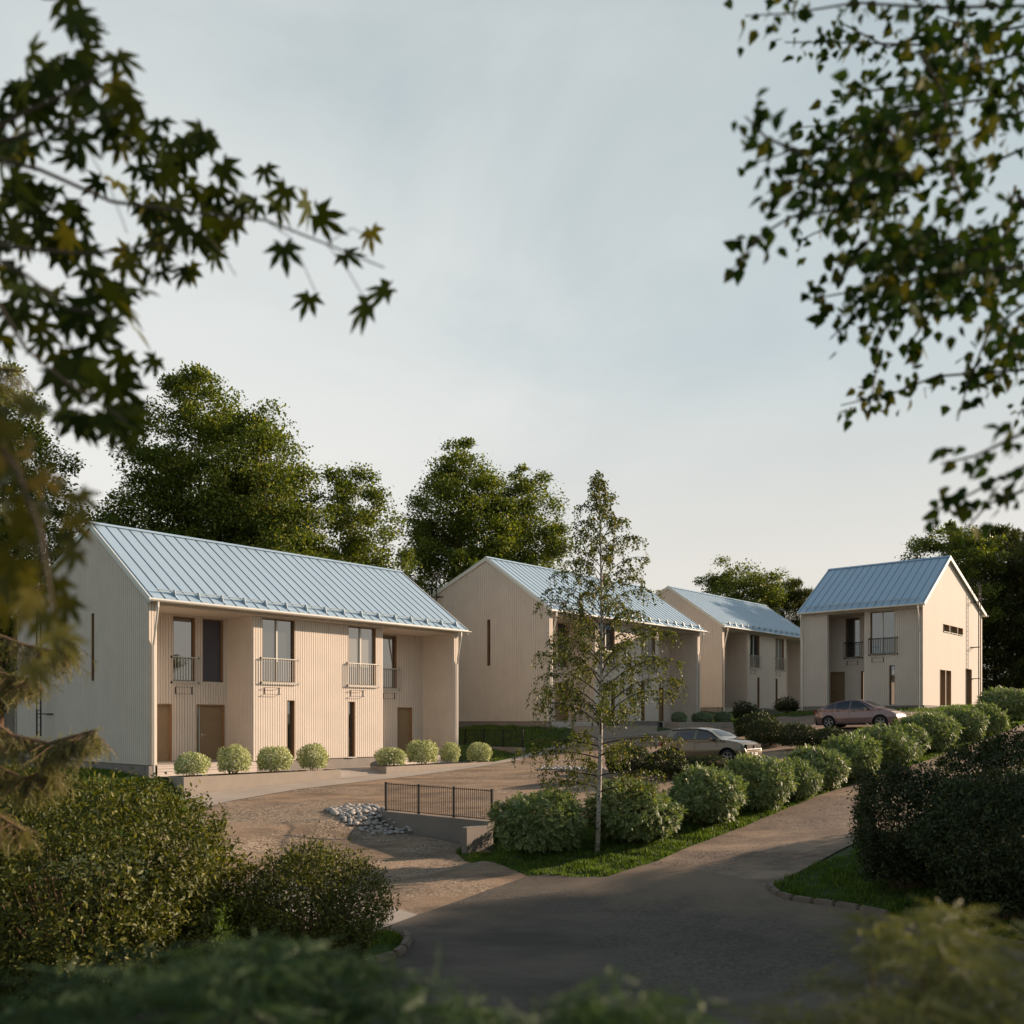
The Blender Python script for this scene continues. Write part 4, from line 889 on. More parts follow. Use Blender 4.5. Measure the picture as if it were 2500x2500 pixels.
# ------------------------------------------------------------------ foreground branches
def ray(px, py, D): return np.array([(px-1250)/F*D, D, EYE-(py-HY)/F*D])
def maple():
    rs = np.random.RandomState(7); s = 1.5456
    root = empty('maple_tree', (-2.6, 2.6, -2.6)); tag(root, 'maple whose lobed leaves hang into the upper left of the picture', 'tree')
    o = np.array(root.location)
    L = [(265,90),(440,240),(500,410),(770,525),(200,260),(320,300),(120,340),(270,390),(60,360),(560,540),(640,570),(520,660),(290,540),(620,690),(710,720),(840,650),(760,760),(900,780),(970,800),(1080,740),(1040,790),(1200,840),(1160,790),(1400,900),(1070,960),(1300,990),(1170,1150),(1390,1180),(1465,1120),(290,830),(60,560),(40,700),(110,780),(60,880),(210,950),(330,960),(600,870),(690,880),(770,850),(520,940),(620,1000),(710,1050),(560,1050),(470,1020),(60,1040),(120,1110),(60,1190),(180,1170),(320,1150),(400,1120),(450,1170),(320,1200),(440,1240),(270,1380),(210,1430),(340,1400),(470,1370),(420,1480),(400,1510),(230,1580),(300,1600),(400,1590),(490,1600),(530,1650),(10,1290),(20,450),(120,440),(0,620),(170,560),(420,500),(380,420),(660,640),(820,740),(560,780),(880,860),(640,800),(740,930),(820,920),(420,340),(160,330),(0,800),(0,960),(150,880),(260,900)]
    P = []; D = []; N = []; S = []
    def put(px, py, d, sz, sp=.5):
        P.append(ray(px, py, d)-o); a = rs.randn()*1.1; D.append((math.sin(a)*.8, rs.randn()*.35, -.75+rs.randn()*.3)); N.append((rs.randn()*.5, -1+rs.randn()*.35, .35+rs.randn()*.5)); S.append(sz)
    for cx, cy in L:
        d = 2.95+.4*rs.rand() if cx > 500 else 2.5+.6*rs.rand(); px, py = cx/s, cy/s
        put(px, py-20, d, .098*(.85+.3*rs.rand()))
        if cx < 1000:
            for _ in range(1 if cx > 600 else 2): put(px+rs.randn()*40, py-14+rs.randn()*34, d+rs.rand()*.25, .088*(.8+.35*rs.rand()))
    leaves('leaves', M['lf_maple'], 'maple', P, D, N, S, root)
    P = []; D = []; N = []; S = []
    low = [(30,985),(90,1010),(20,1060),(70,1100),(120,1130),(30,1150),(90,1190),(150,1200),(190,1230),(40,1230),(110,1260),(175,1290),(30,1300),(90,1330),(150,1330),(30,1385),(100,1400),(20,1440),(80,1480),(140,1440),(185,1370),(60,1540),(120,1520),(100,1610),(165,1490),(20,1350),(0,1420),(60,1420),(10,1500),(40,1470),(130,1570),(75,1650),(0,1020),(0,1120),(0,1200),(10,1260),(60,1290)]
    for px, py in low: put(px, py-25, 1.75+.5*rs.rand(), .072*(.8+.35*rs.rand()))
    leaves('turning_leaves', M['lf_maple2'], 'maple', P, D, N, S, root)
    b = MB()
    for pl, dd in (([(-160,560),(150,640),(420,760),(700,800),(1000,830),(1230,920),(1450,1010)], 2.7), ([(-160,560),(100,420),(300,330),(420,260)], 2.4), ([(-160,560),(60,520),(200,480),(480,420)], 2.5), ([(-160,900),(100,940),(330,960),(600,920),(740,960)], 2.5),
                   ([(-160,900),(100,1040),(250,1160),(440,1200)], 2.4), ([(-160,900),(100,1320),(260,1450),(480,1590)], 2.4), ([(1000,830),(1100,900),(1190,1100)], 2.7), ([(1230,920),(1300,1000),(1390,1150)], 2.7), ([(330,560),(420,720),(480,880)], 2.6), ([(700,800),(840,960),(890,1040)], 2.7), ([(-160,1500),(60,1760),(150,2000),(200,2300)], 1.8), ([(1230,920),(1330,860),(1400,900)], 2.7)):
        pts = [ray(x/s, y/s, dd)-o for x, y in pl]; pts = [tuple(p) for p in pts]; n = len(pts)
        b.tube(pts, [(.006*(1-i/n)+.0012) if pl[0][0] < 0 else .0015 for i in range(n)], 5, cap=False)
    h1 = ray(-160/s, 560/s, 2.6)-o; h2 = ray(-160/s, 900/s, 2.5)-o; h3 = ray(-160/s, 1500/s, 1.8)-o
    for h in (h1, h2, h3): b.tube(bez((0, 0, 3.2), (h[0]*.4, h[1]*.4, h[2]-.3), tuple(h), 6), taper(.03, .007, 6), 6, cap=False)
    b.build('branches', M['twigd'], root)
    t = MB(); t.tube([(0, 0, -.3), (.02, 0, 2), (0, .05, 4), (-.05, 0, 5.4)], [.12, .09, .06, .02], 10); t.build('trunk', M['bark'], root, smooth=True)
maple()
def near_birch():
    rs = np.random.RandomState(17); s = 1.5456
    root = empty('birch_tree', (3.1, 3.2, -2.4)); tag(root, 'birch whose leafy twigs hang into the upper right of the picture', 'tree'); o = np.array(root.location)
    T = [[(2100,20),(1600,30),(1300,10),(1060,50),(880,60)], [(1932,100),(1550,170),(1250,160),(1030,160)], [(1600,120),(1420,180),(1250,90)], [(1932,350),(1500,420),(1250,470),(1090,480)],
         [(1700,500),(1300,560),(1050,570),(900,620)], [(1100,580),(960,520),(880,440)], [(1500,650),(1200,700),(1050,680),(960,730)], [(1300,780),(1050,820),(920,900),(850,1000)], [(1500,800),(1250,830),(1080,910)],
         [(1700,900),(1400,940),(1250,980),(1190,990)], [(1750,1000),(1400,1080),(1120,1130)], [(1600,1080),(1350,1130),(1200,1280)], [(1450,1150),(1380,1300),(1370,1420),(1340,1590)], [(2000,1390),(1600,1420),(1450,1480),(1240,1530)],
         [(1600,1150),(1500,1300),(1520,1390)], [(1932,1150),(1800,1250),(1720,1450),(1680,1590)], [(2000,1600),(1750,1720),(1620,1750)], [(2050,1700),(1850,1800),(1700,1880),(1560,1950)], [(1980,1250),(1850,1400),(1830,1480)],
         [(1932,200),(1700,260),(1520,200)], [(1932,60),(1780,120),(1600,60)], [(1700,300),(1450,330),(1220,360)], [(1650,380),(1400,420),(1330,480)], [(1550,560),(1300,640),(1120,650)], [(1600,480),(1400,560),(1250,600)],
         [(1500,720),(1300,740),(1100,780)], [(1932,420),(1800,470),(1680,560)], [(1932,900),(1700,960),(1500,940)], [(1932,1000),(1650,1040),(1450,1000)], [(1932,1080),(1700,1120),(1500,1130)], [(1900,700),(1860,900),(1750,1000)],
         [(1932,760),(1850,900),(1650,920)], [(1650,620),(1700,760),(1560,860)], [(1600,860),(1480,980),(1380,1040)], [(1540,200),(1640,380),(1600,560)], [(1932,1850),(1800,1900),(1700,2010)], [(1700,160),(1780,260),(1720,300)], [(1932,1180),(1880,1300),(1932,1400)], [(1420,480),(1480,620),(1420,760)], [(1300,480),(1160,560),(1090,650)], [(1400,860),(1300,960),(1230,1080)], [(1932,560),(1800,620),(1700,700)], [(1550,420),(1380,500),(1200,540)], [(1650,1000),(1560,1060),(1430,1180)], [(2050,1420),(1960,1540),(1905,1560)], [(1932,250),(1820,330),(1740,300)], [(1700,40),(1640,160),(1560,240)], [(1932,940),(1850,1060),(1780,1130)]]
    b = MB(); P = []; D = []; N = []; S = []
    for k, pl in enumerate(T):
        d = 2.5+1.1*rs.rand(); pts = np.array([ray(1250+x/s, y/s, d+.12*i) -o for i, (x, y) in enumerate(pl)]); n = len(pts)
        b.tube([tuple(p) for p in pts], [.0045*(1-i/n)+.0012 for i in range(n)], 5, cap=False)
        seg = np.linalg.norm(np.diff(pts, axis=0), axis=1); Lt = seg.sum(); m = int(Lt/.0125)
        for _ in range(m):
            u = rs.rand()**.85*Lt; i = 0
            while i < len(seg)-1 and u > seg[i]: u -= seg[i]; i += 1
            q = pts[i]+(pts[i+1]-pts[i])*min(1, u/seg[i]); P.append(q+rs.randn(3)*np.array([.024, .05, .026])); D.append(np.array([0, 0, -.8])+rs.randn(3)*.6+nrm(pts[i+1]-pts[i])*.3); N.append(rs.randn(3)*.7+np.array([0, -.7, .3])); S.append(.047*(.7+.55*rs.rand()))
    # leafy fill between the traced twigs
    for cx, cy, r, m in ((1350,620,150,150),(1250,720,130,90),(1450,560,120,90),(1500,930,160,140),(1700,1000,170,150),(1850,950,120,110),(1420,1080,120,80),(1350,350,90,50),(1620,300,110,60),(1880,120,120,60),(1850,420,90,40),(1700,620,80,30),(1650,1060,120,70),(1880,1250,90,50),(1560,120,90,40),(1380,760,100,60),(1600,480,90,40),(1300,1150,70,30)):
        for _ in range(int(m*.75)):
            d = 2.5+1.2*rs.rand(); g = rs.randn(2)*r*.6; P.append(ray(1250+(cx+g[0])/s, (cy+g[1])/s, d)-o); D.append(np.array([0, 0, -.8])+rs.randn(3)*.6); N.append(rs.randn(3)*.7+np.array([0, -.7, .3])); S.append(.047*(.7+.6*rs.rand()))
    leaves('leaves', M['lf_fbirch'], 'birch', P, D, N, S, root)
    for hx, hy in ((1980, 350), (1980, 800), (1980, 1150), (2000, 1400), (2050, 1650), (2100, 20)):
        h = ray(1250+hx/s, hy/s, 3.0)-o; b.tube(bez((.6, .3, 3.8), (h[0]*1.2, h[1]+.2, h[2]+.5), tuple(h), 7), taper(.02, .005, 7), 6, cap=False)
    b.build('branches', M['twigd'], root)
    t = MB(); t.tube([(.9, .5, -.3), (.8, .4, 2), (.6, .3, 4.2), (.5, .3, 7)], [.14, .12, .08, .03], 10); t.build('trunk', M['wb'], root, smooth=True)
near_birch()
def near_spruce():
    rs = np.random.RandomState(27); D0 = 7.0
    root = empty('spruce_tree', (-4.6, 7.2, -2.3)); tag(root, 'spruce with drooping yellow-green twigs entering at the left edge', 'tree'); o = np.array(root.location)
    B = [([(-260,1480),(-60,1530),(60,1575),(130,1590),(178,1560)], 7.2, 40), ([(-260,1640),(-100,1700),(30,1795),(120,1815),(170,1800),(232,1783)], 6.8, 70), ([(-260,1820),(-120,1900),(-20,1980),(60,2030)], 6.6, 50), ([(-260,1500),(-100,1600),(20,1650),(90,1660)], 7.4, 40), ([(-260,1380),(-60,1420),(60,1440),(110,1430)], 7.4, 30), ([(-200,840),(-20,900),(48,905)], 7.4, 14), ([(-260,1700),(-60,1850),(60,1900),(130,1880)], 6.9, 55)]
    P = []; Dv = []; b = MB(); S = []
    for pl, d, m in B:
        pts = np.array([ray(x, y, d)-o for x, y in pl]); n = len(pts); b.tube([tuple(p) for p in pts], [.02*(1-i/n)+.003 for i in range(n)], 6, cap=False)
        for _ in range(m*3):
            u = rs.rand()*(n-1); i = min(n-2, int(u)); q = pts[i]+(pts[i+1]-pts[i])*(u-i); L = .05+.30*rs.rand()*(1.1-u/(n-1)*.75)
            e = q+np.array([rs.randn()*.06+.03, rs.randn()*.12, -L]); b.tube([tuple(q), tuple((q+e)/2+np.array([0, 0, .01])), tuple(e)], .002, 3, cap=False)
            for t in np.arange(0, 1.01, .16):
                P.append(q+(e-q)*t+rs.randn(3)*.008); Dv.append((rs.randn()*.5, rs.randn()*.5, -.9)); S.append(.085*(.8+.4*rs.rand()))
        for t in np.linspace(0, n-1.01, 26):
            i = int(t); q = pts[i]+(pts[i+1]-pts[i])*(t-i)
            for _ in range(2): P.append(q); Dv.append(nrm(pts[i+1]-pts[i])+rs.randn(3)*.5); S.append(.085)
    n = len(P); leaves('needles', M['lf_spruce'], 'spruce', P, Dv, nrm(rs.randn(n, 3)), S, root)
    for pl, d, m in B[:6]:
        h = ray(*pl[0], d)-o; b.tube([(0, 0, h[2]+.25), tuple(h)], [.03, .02], 6, cap=False)
    b.build('branches', M['twig'], root)
    t = MB(); t.tube([(0, 0, -.3), (0, 0, 3), (.02, 0, 7)], [.16, .11, .04], 10); t.build('trunk', M['bark'], root, smooth=True)
near_spruce()
def near_juniper(label, cl, seed, m, stem, gr='junipers just below the camera'):
    """soft shrub top right under the lens: cl = (px, py, distance, half width px, number)"""
    rs = np.random.RandomState(seed)
    if seed == 43: cl = [(a, b_+75, c, d, int(e*.72)) for a, b_, c, d, e in cl]
    root = empty('juniper_shrub', (stem[0], stem[1], float(ground(*stem)))); tag(root, label, 'shrub', gr); o = np.array(root.location)
    P = []; D = []; S = []; b = MB()
    for px, py, d, hw, nn in cl:
        c = ray(px, py, d)-o; r = hw/F*d
        for _ in range(11):                      # flat pads of twigs, one above the other
            pc = rs.randn(3)*np.array([r*.62, r*.7, r*.42]); pc[2] -= .3*(pc[0]**2+pc[1]**2)/r; m_ = max(4, nn//9)
            g = rs.randn(m_, 3)*np.array([r*.26, r*.26, r*.045]); g[:, 2] -= .25*np.hypot(g[:, 0], g[:, 1])
            P += list(c+pc+g); D += list(nrm(g*np.array([1, 1, .3])+1e-6)*.9+rs.randn(m_, 3)*.22+np.array([0, 0, -.05])); S += list(.062*(.7+.7*rs.rand(m_)))
        b.tube(bez((0, 0, c[2]*.35), (c[0]*.3, c[1]*.3, c[2]*.8), tuple(c+np.array([0, 0, -.05])), 6), taper(.02, .004, 6), 5, cap=False)
    n = len(P); leaves('needles', M[m], 'spray', P, D, nrm(rs.randn(n, 3)+np.array([0, 0, .8])), S, root)
    b.build('branches', M['twig'], root); t = MB(); zt = max(p[2] for p in P); t.tube([(0, 0, -.2), (0, 0, zt*.4), (.02, 0, zt*.72)], [.06, .045, .015], 8); t.build('trunk', M['bark'], root)
near_juniper('soft green juniper top along the bottom edge, left of the middle', [(640,2400,1.9,190,420),(420,2460,1.8,170,380),(820,2390,1.9,110,190),(200,2480,1.8,160,300),(60,2500,1.8,120,200),(560,2340,2.0,110,190),(700,2330,2.0,110,150),(900,2480,1.8,150,300),(700,2500,1.7,190,360),(1060,2520,1.7,130,200),(300,2520,1.7,160,240)], 41, 'lf_yew', (-.75, 1.9))
near_juniper('blurred green juniper tips in the middle of the bottom edge', [(1240,2520,1.6,80,90),(1440,2480,1.6,90,150),(1560,2520,1.6,110,180),(1680,2500,1.6,70,90),(1400,2440,1.6,40,40),(1180,2540,1.6,70,80)], 42, 'lf_yew', (.3, 1.6))
near_juniper('golden green juniper top filling the lower right corner', [(2250,2260,2.1,170,380),(2400,2300,2.1,150,330),(2120,2220,2.2,100,170),(2300,2200,2.2,110,150),(2450,2240,2.1,110,200),(2050,2420,1.9,100,170),(2350,2400,1.9,190,460),(2180,2450,1.8,130,240),(2480,2420,1.9,150,300),(2030,2330,2.1,60,60),(2460,2500,1.8,160,280),(2280,2500,1.8,130,200)], 43, 'lf_yew2', (1.05, 2.1))
# ------------------------------------------------------------------ asphalt, kerbs, slabs already laid; grass edges
asph = pw((931, 2268), (1020, 2235), (1110, 2204), (1200, 2171), (1291, 2140), (1335, 2136), (1397, 2142), (1480, 2142), (1521, 2129))+pw((1571, 2113), (1640, 2118), (1700, 2124), (1770, 2136), (1830, 2150), (1878, 2166), (1882, 2180), (1915, 2198), (1986, 2210), (2030, 2214), (2200, 2240), (2500, 2300))+[(14, 12), (20, 4), (8, -4), (-6, -2), (-9, 6), (-6.5, 9.6)]+pw((400, 2455), (560, 2433), (740, 2392), (850, 2378), (960, 2342), (994, 2306), (984, 2286))
drape('asphalt_road', asph, .5, .014, M['asphalt'])
kst = [(986, 2285), (997, 2301), (985, 2322), (963, 2338), (911, 2352), (849, 2375), (776, 2386), (700, 2399), (630, 2416), (560, 2431), (500, 2445), (430, 2460)]
ORD = ['first', 'second', 'third', 'fourth', 'fifth', 'sixth', 'seventh', 'eighth', 'ninth', 'tenth', 'eleventh']
def kerbs(pts, h, lab, grp, near):
    G = [np.array(gp(*p)[:2]) for p in pts]; n = len(G)
    for i in range(n-1):
        p, q = G[i], G[i+1]; d = q-p; L = np.linalg.norm(d); d /= L; s = np.array([-d[1], d[0]])*.075; a = p+d*.012; b_ = q-d*.012
        z0 = float(ground(*p)); z1 = float(ground(*q)); m = MB(); m.add([(*(a-s), z0-.08), (*(b_-s), z1-.08), (*(b_+s), z1-.08), (*(a+s), z0-.08), (*(a-s), z0+h), (*(b_-s), z1+h), (*(b_+s), z1+h), (*(a+s), z0+h)],
              [(3,2,1,0),(4,5,6,7),(0,1,5,4),(1,2,6,5),(2,3,7,6),(3,0,4,7)])
        o = m.build('kerb_stone', M['kerb'], bevel=.03); tag(o, lab % ORD[i], 'kerb stone', grp)
kerbs(kst, .11, '%s kerb stone of the lower left lawn, counted from the pale concrete slab', 'kerb stones round the lower left lawn', 1)
kerbs([(1878, 2163), (1886, 2177), (1903, 2188), (1936, 2197), (1986, 2205), (2040, 2212), (2100, 2222), (2170, 2236)], .09, '%s kerb stone of the shaded right lawn, counted from the lane', 'kerb stones round the right lawn', 0)
# ------------------------------------------------------------------ cobble bed
def stones():
    rs = np.random.RandomState(5); var = []
    for k in range(4):
        bm = bmesh.new(); bmesh.ops.create_icosphere(bm, subdivisions=3, radius=1); l = nrm(rs.randn(5, 3))
        for v in bm.verts:
            c = np.array(v.co); f = 1+.10*np.sin((c@l.T)*2.3+k).sum()/2; v.co = Vector((c[0]*f, c[1]*f*.68, c[2]*f*.46))
        me = bpy.data.meshes.new('cobble'); bm.to_mesh(me); bm.free(); me.polygons.foreach_set('use_smooth', [True]*len(me.polygons)); me.materials.append(M['cob'][k % 2]); var.append(me)
    poly = [np.array(gp(*p)[:2]) for p in ((796, 1979), (850, 1969), (905, 1967), (945, 1985), (965, 2000), (1008, 2027), (1000, 2034), (920, 2040), (870, 2024), (830, 2000))]
    def inside(p):
        c = False; n = len(poly)
        for i in range(n):
            a, b = poly[i], poly[i-1]
            if (a[1] > p[1]) != (b[1] > p[1]) and p[0] < (b[0]-a[0])*(p[1]-a[1])/(b[1]-a[1])+a[0]: c = not c
        return c
    xs = [p[0] for p in poly]; ys = [p[1] for p in poly]; got = []
    def lay(x, y, s, lab, grp, up=.35):
        o = bpy.data.objects.new('cobble', var[rs.randint(4)]); COL.objects.link(o)
        o.location = (x, y, float(ground(x, y))+s*up); o.scale = (s, s*(.85+.3*rs.rand()), s); o.rotation_euler = (rs.randn()*.25, rs.randn()*.25, rs.rand()*6.28); tag(o, lab, 'cobble', grp)
    t = 0
    while t < 9000 and len(got) < 210:
        t += 1; p = np.array([xs[0]+0, 0]); p = np.array([min(xs)+rs.rand()*(max(xs)-min(xs)), min(ys)+rs.rand()*(max(ys)-min(ys))])
        s = .08+.055*rs.rand()
        if not inside(p) or any(np.linalg.norm(p-q) < (s+r)*.66 for q, r in got): continue
        got.append((p, s)); lay(p[0], p[1], s, 'smooth grey river cobble in the bed at the fence wall', 'cobbles in the bed at the fence wall')
    g2 = []; A = np.array(gp(1318, 1879)[:2]); B = np.array(gp(1470, 1884)[:2]); t = 0
    while t < 4000 and len(g2) < 70:
        t += 1; u = rs.rand(); p = A+(B-A)*u+np.array([.2, 1])*rs.rand()*1.1; s = .09+.06*rs.rand()
        if any(np.linalg.norm(p-q) < (s+r)*.8 for q, r in g2): continue
        g2.append((p, s)); lay(p[0], p[1], s, 'smooth grey river cobble in the far bed behind the birch', 'cobbles in the far bed behind the birch')
M['cob'] = [mat('grey_cobble', (.36, .35, .34), .7, col2=(.24, .24, .24), vscale=1.2, bump=.1), mat('warm_cobble', (.42, .38, .34), .7, col2=(.27, .255, .24), vscale=1.5, bump=.1)]
stones()
# ------------------------------------------------------------------ grass
M['grass'] = leafmat('grass_blade', (.055, .10, .016), (.10, .165, .026), (.17, .22, .04), trans=.35)
def grass():
    rs = np.random.RandomState(9)
    def scat(poly, dens, hh):
        xs = [p[0] for p in poly]; ys = [p[1] for p in poly]; A = (max(xs)-min(xs))*(max(ys)-min(ys)); n = int(A*dens)
        p = np.stack([min(xs)+rs.rand(n)*(max(xs)-min(xs)), min(ys)+rs.rand(n)*(max(ys)-min(ys))], 1); c = np.zeros(n, bool); m = len(poly)
        for i in range(m):
            a, b = poly[i], poly[i-1]
            k = ((a[1] > p[:, 1]) != (b[1] > p[:, 1])); xx = (b[0]-a[0])*(p[:, 1]-a[1])/((b[1]-a[1]) or 1e-9)+a[0]; c ^= k & (p[:, 0] < xx)
        p = p[c]; return p, np.full(len(p), hh)
    regs = [(pw((0, 2240), (0, 2460), (430, 2462), (560, 2431), (640, 2418), (640, 2200), (400, 2180)), 700, .08),
            (pw((1150, 2050), (1112, 2082), (1190, 2103), (1252, 2124), (1291, 2141), (1335, 2137), (1397, 2143), (1480, 2143), (1521, 2130), (1571, 2113), (1670, 2074), (1819, 2018))+AB((11.7, 19.4), (19.4, 20.0), (19.4, 17.2), (9, 17.0), (4.5, 15.2), (2.6, 14.3)), 900, .075),
            (AB((19.4, 20.0), (26, 20.2), (34, 20.15), (46, 20.3), (46, 17.6), (30, 17.6), (19.4, 17.2)), 500, .09),
            (pw((640, 2200), (560, 2431), (740, 2390), (849, 2374), (911, 2351), (963, 2337), (995, 2302), (984, 2287), (940, 2262), (820, 2290)), 1000, .07),
            (pw((1880, 2166), (1905, 2186), (1986, 2204), (2170, 2236), (2500, 2300), (2500, 2150), (2150, 2030), (2066, 2087), (1996, 2110), (1926, 2142)), 800, .075),
            (AB((-6, -8), (-.05, -8), (-.05, 2.5), (-.9, 4.6), (-5, 9), (-7, 4)), 520, .10),
            (AB((15.5, -3), (17.6, -3), (17.6, 2.3), (15.5, 2.35)), 300, .09), (AB((18.0, -5), (22.1, -5), (22.1, 1.4), (18.3, 2.45)), 420, .10),
            (AB((37.7, -1), (44.5, -1), (44.5, 3), (39.9, 5.7), (39.9, 14), (52, 15), (52, 17.5), (38.5, 17), (38, 13), (37.8, 6.5), (39.1, 5), (39, 3.6), (37.7, 1.5)), 160, .12)]
    PP = []; HH = []
    for r, d, h in regs:
        p, hh = scat(r, d, h); PP.append(p); HH.append(hh)
    P = np.concatenate(PP); H = np.concatenate(HH); z = ground(P[:, 0], P[:, 1])-.035; n = len(P)
    cl = .75+.35*np.sin(P[:, 0]*5.1+1.3*np.sin(P[:, 1]*4.2))*np.sin(P[:, 1]*4.7)
    D = np.stack([rs.randn(n)*.45, rs.randn(n)*.45, np.ones(n)], 1)
    print('grass blades', n)
    o = leaves('grass', M['grass'], 'narrow', np.c_[P, z], D, rs.randn(n, 3)+1e-3, (H+.03)*(.7+.6*rs.rand(n))*cl*1.25); tag(o, 'short lawn grass on the strips and banks', 'grass', None, 'stuff')
grass()
# ------------------------------------------------------------------ trees standing right of the picture, whose shade falls on the lane
for i, (x, y, sx, sz, lab) in enumerate([(20, 14.5, 1.0, .40, 'leafy tree beyond the right edge, nearest the camera'), (26, 21.5, 1.0, .52, 'leafy tree beyond the right edge, above the dark bushes'), (15, 6.5, .9, .36, 'leafy tree beyond the right edge, level with the camera'), (17.5, 23.3, .6, .33, 'short leafy tree beyond the right edge, by the lane')]):
    c = again(TA, lab, (x, y, float(ground(x, y))), sx, sx, sz, i*2.1)
# ------------------------------------------------------------------ parked cars
def car(label, prof, roofk, arches, wr, W0, paint, glassname, side_wins, ws, rw, style, loc, rz, plate=True):
    """prof: outline of the side from the tail over the roof to the nose (x forward); roofk: (belt z, roof z, roof half width)"""
    root = empty('parked_car', loc, rz); tag(root, label, 'car', 'cars parked in the yard')
    Lc = max(p[0] for p in prof); zb, zr, wr2 = roofk
    def W(x, z):
        e = 1-.20*abs((x-Lc*.5)/(Lc*.5))**5.0-.03*abs((x-Lc*.5)/(Lc*.5))**2
        w_ = W0*e
        if z < .45: w_ *= 1-.10*((.45-z)/.3)**2*1.0
        bul = .02*math.exp(-((z-.62)/.12)**2)
        if z > zb: w_ = w_-(W0-wr2)*((z-zb)/(zr-zb))**1.12
        else: w_ -= .045*max(0, (z-.62)/(zb-.62))**2
        return w_+bul*(1 if z < zb else 0)
    # side
    sill = .24; arc = []
    pts = [(x, z) for x, z in prof]
    low = []
    for cx in sorted(arches, reverse=True):
        r = wr+.055; a0 = math.asin((sill-wr)/r) if abs(sill-wr) < r else 0
        low.append([(cx+r*math.cos(t), wr+r*math.sin(t)) for t in np.linspace(a0, math.pi-a0, 15)])
    poly = pts+[q for seg in low for q in seg]
    def sheet(poly2, off, st=.09):
        bm = clip_cells([(x, z) for x, z in poly2], st); out_ = []
        V = [(v.co.x, v.co.y) for v in bm.verts]; bm.verts.index_update(); Fs = [tuple(v.index for v in f.verts) for f in bm.faces]; bm.free()
        return V, Fs
    b = MB(); V, Fs = sheet(poly, 0)
    b.add([(x, -W(x, z), z) for x, z in V], Fs); b.add([(x, W(x, z), z) for x, z in V], [f[::-1] for f in Fs])
    # top skin
    n = 10
    def row(x, z, off=0):
        w_ = W(x, z); r = []
        for k in range(n+1):
            u = -1+2*k/n; r.append((x, u*w_, z+.045*(1-abs(u)**2.6)+off))
        return r
    den = []
    for (xa, za), (xb, zb_) in zip(pts[:-1], pts[1:]):
        m = max(1, int(math.hypot(xb-xa, zb_-za)/.12))
        for i in range(m): den.append((xa+(xb-xa)*i/m, za+(zb_-za)*i/m))
    den.append(pts[-1])
    def strip(mb, D_, off=0, sh=1.0, dx=0):
        base = len(mb.v)
        for x, z in D_:
            for p in row(x, z, off): mb.v.append((p[0]+dx, p[1]*sh, p[2]))
        for i in range(len(D_)-1):
            for k in range(n): a = base+i*(n+1)+k; mb.f.append((a, a+n+1, a+n+2, a+1))
    strip(b, den)
    me = b.build('body', paint, root, smooth=True)
    # weld and round
    bm = bmesh.new(); bm.from_mesh(me.data); bmesh.ops.remove_doubles(bm, verts=bm.verts, dist=.006); bmesh.ops.recalc_face_normals(bm, faces=bm.faces); bm.to_mesh(me.data); bm.free()
    try: me.data.set_sharp_from_angle(angle=R(50))
    except Exception: pass
    # floor and dark wheel wells
    f = MB(); f.box(.15, Lc-.15, -W0+.14, W0-.14, .20, .62); f.build('chassis', M['black'], root)
    for poly2 in side_wins:
        for s in (-1, 1):
            V, Fs = sheet(poly2, .006); g = MB(); g.add([(x, s*(W(x, z)+.006), z) for x, z in V], Fs); g.build('side_window', glassname, root, smooth=True)
    def glass_strip(x0, x1, name, off=.008, sh=.9):
        D_ = [p for p in den if x0 <= p[0] <= x1]; g = MB(); strip(g, D_, off, sh); g.build(name, glassname, root, smooth=True)
    glass_strip(*ws, 'windscreen'); glass_strip(*rw, 'rear_window', sh=.86)
    # dark trims round the glass
    for line in style['lines']:
        for s in (-1, 1):
            t = MB(); t.tube([(x, s*(W(x, z)+.006), z) for x, z in line[1]], line[2], 5); t.build(line[0], M[line[3]], root)
    for cx in arches:
        for s in (-1, 1):
            if style.get('cladding'):
                t = MB(); r = wr+.06; a0 = math.asin((sill-wr)/r)
                t.tube([(cx+r*math.cos(q), s*(W(cx+r*math.cos(q), wr+r*math.sin(q))+.004), wr+r*math.sin(q)) for q in np.linspace(a0, math.pi-a0, 14)], .028, 6); t.build('arch_trim', M['black'], root)
            yo = s*(W0-.02); yi = s*(W0-.24)
            wl = MB(); N_ = 28; ring = []
            prof_ = [(.62, 0), (.98, -.0), (1.0, .03), (1.0, .19), (.97, .22), (.6, .22)]
            for rr_, d in prof_:
                ring.append([(cx+wr*rr_*math.cos(2*math.pi*k/N_), yo-s*d, wr+wr*rr_*math.sin(2*math.pi*k/N_)) for k in range(N_)])
            base = 0
            for q in ring: wl.v += q
            for i in range(len(ring)-1):
                for k in range(N_): wl.f.append((i*N_+k, i*N_+(k+1) % N_, (i+1)*N_+(k+1) % N_, (i+1)*N_+k))
            wo = wl.build('wheel', M['tyre'], root, smooth=True)
            rm = MB(); y0 = yo-s*.015
            rm.tube([(cx+wr*.64*math.cos(q), y0, wr+wr*.64*math.sin(q)) for q in np.linspace(0, 2*math.pi, 25)], .022, 6, cap=False)
            for k in range(style['spokes']):
                q = 2*math.pi*k/style['spokes']+.2
                for dq in (-.13, .13): rm.obox((cx, y0-s*.01, wr), (cx+wr*.64*math.cos(q+dq), y0, wr+wr*.64*math.sin(q+dq)), .02, .03)
            rm.tube([(cx, y0-s*.03, wr), (cx, y0+s*.012, wr)], .05, 12)
            rm.build('rim', M['alloy'], wo)
            dk_ = MB(); dk_.tube([(cx, y0-s*.10, wr), (cx, y0-s*.08, wr)], wr*.63, 20); dk_.build('brake_disc', M['black'], wo)
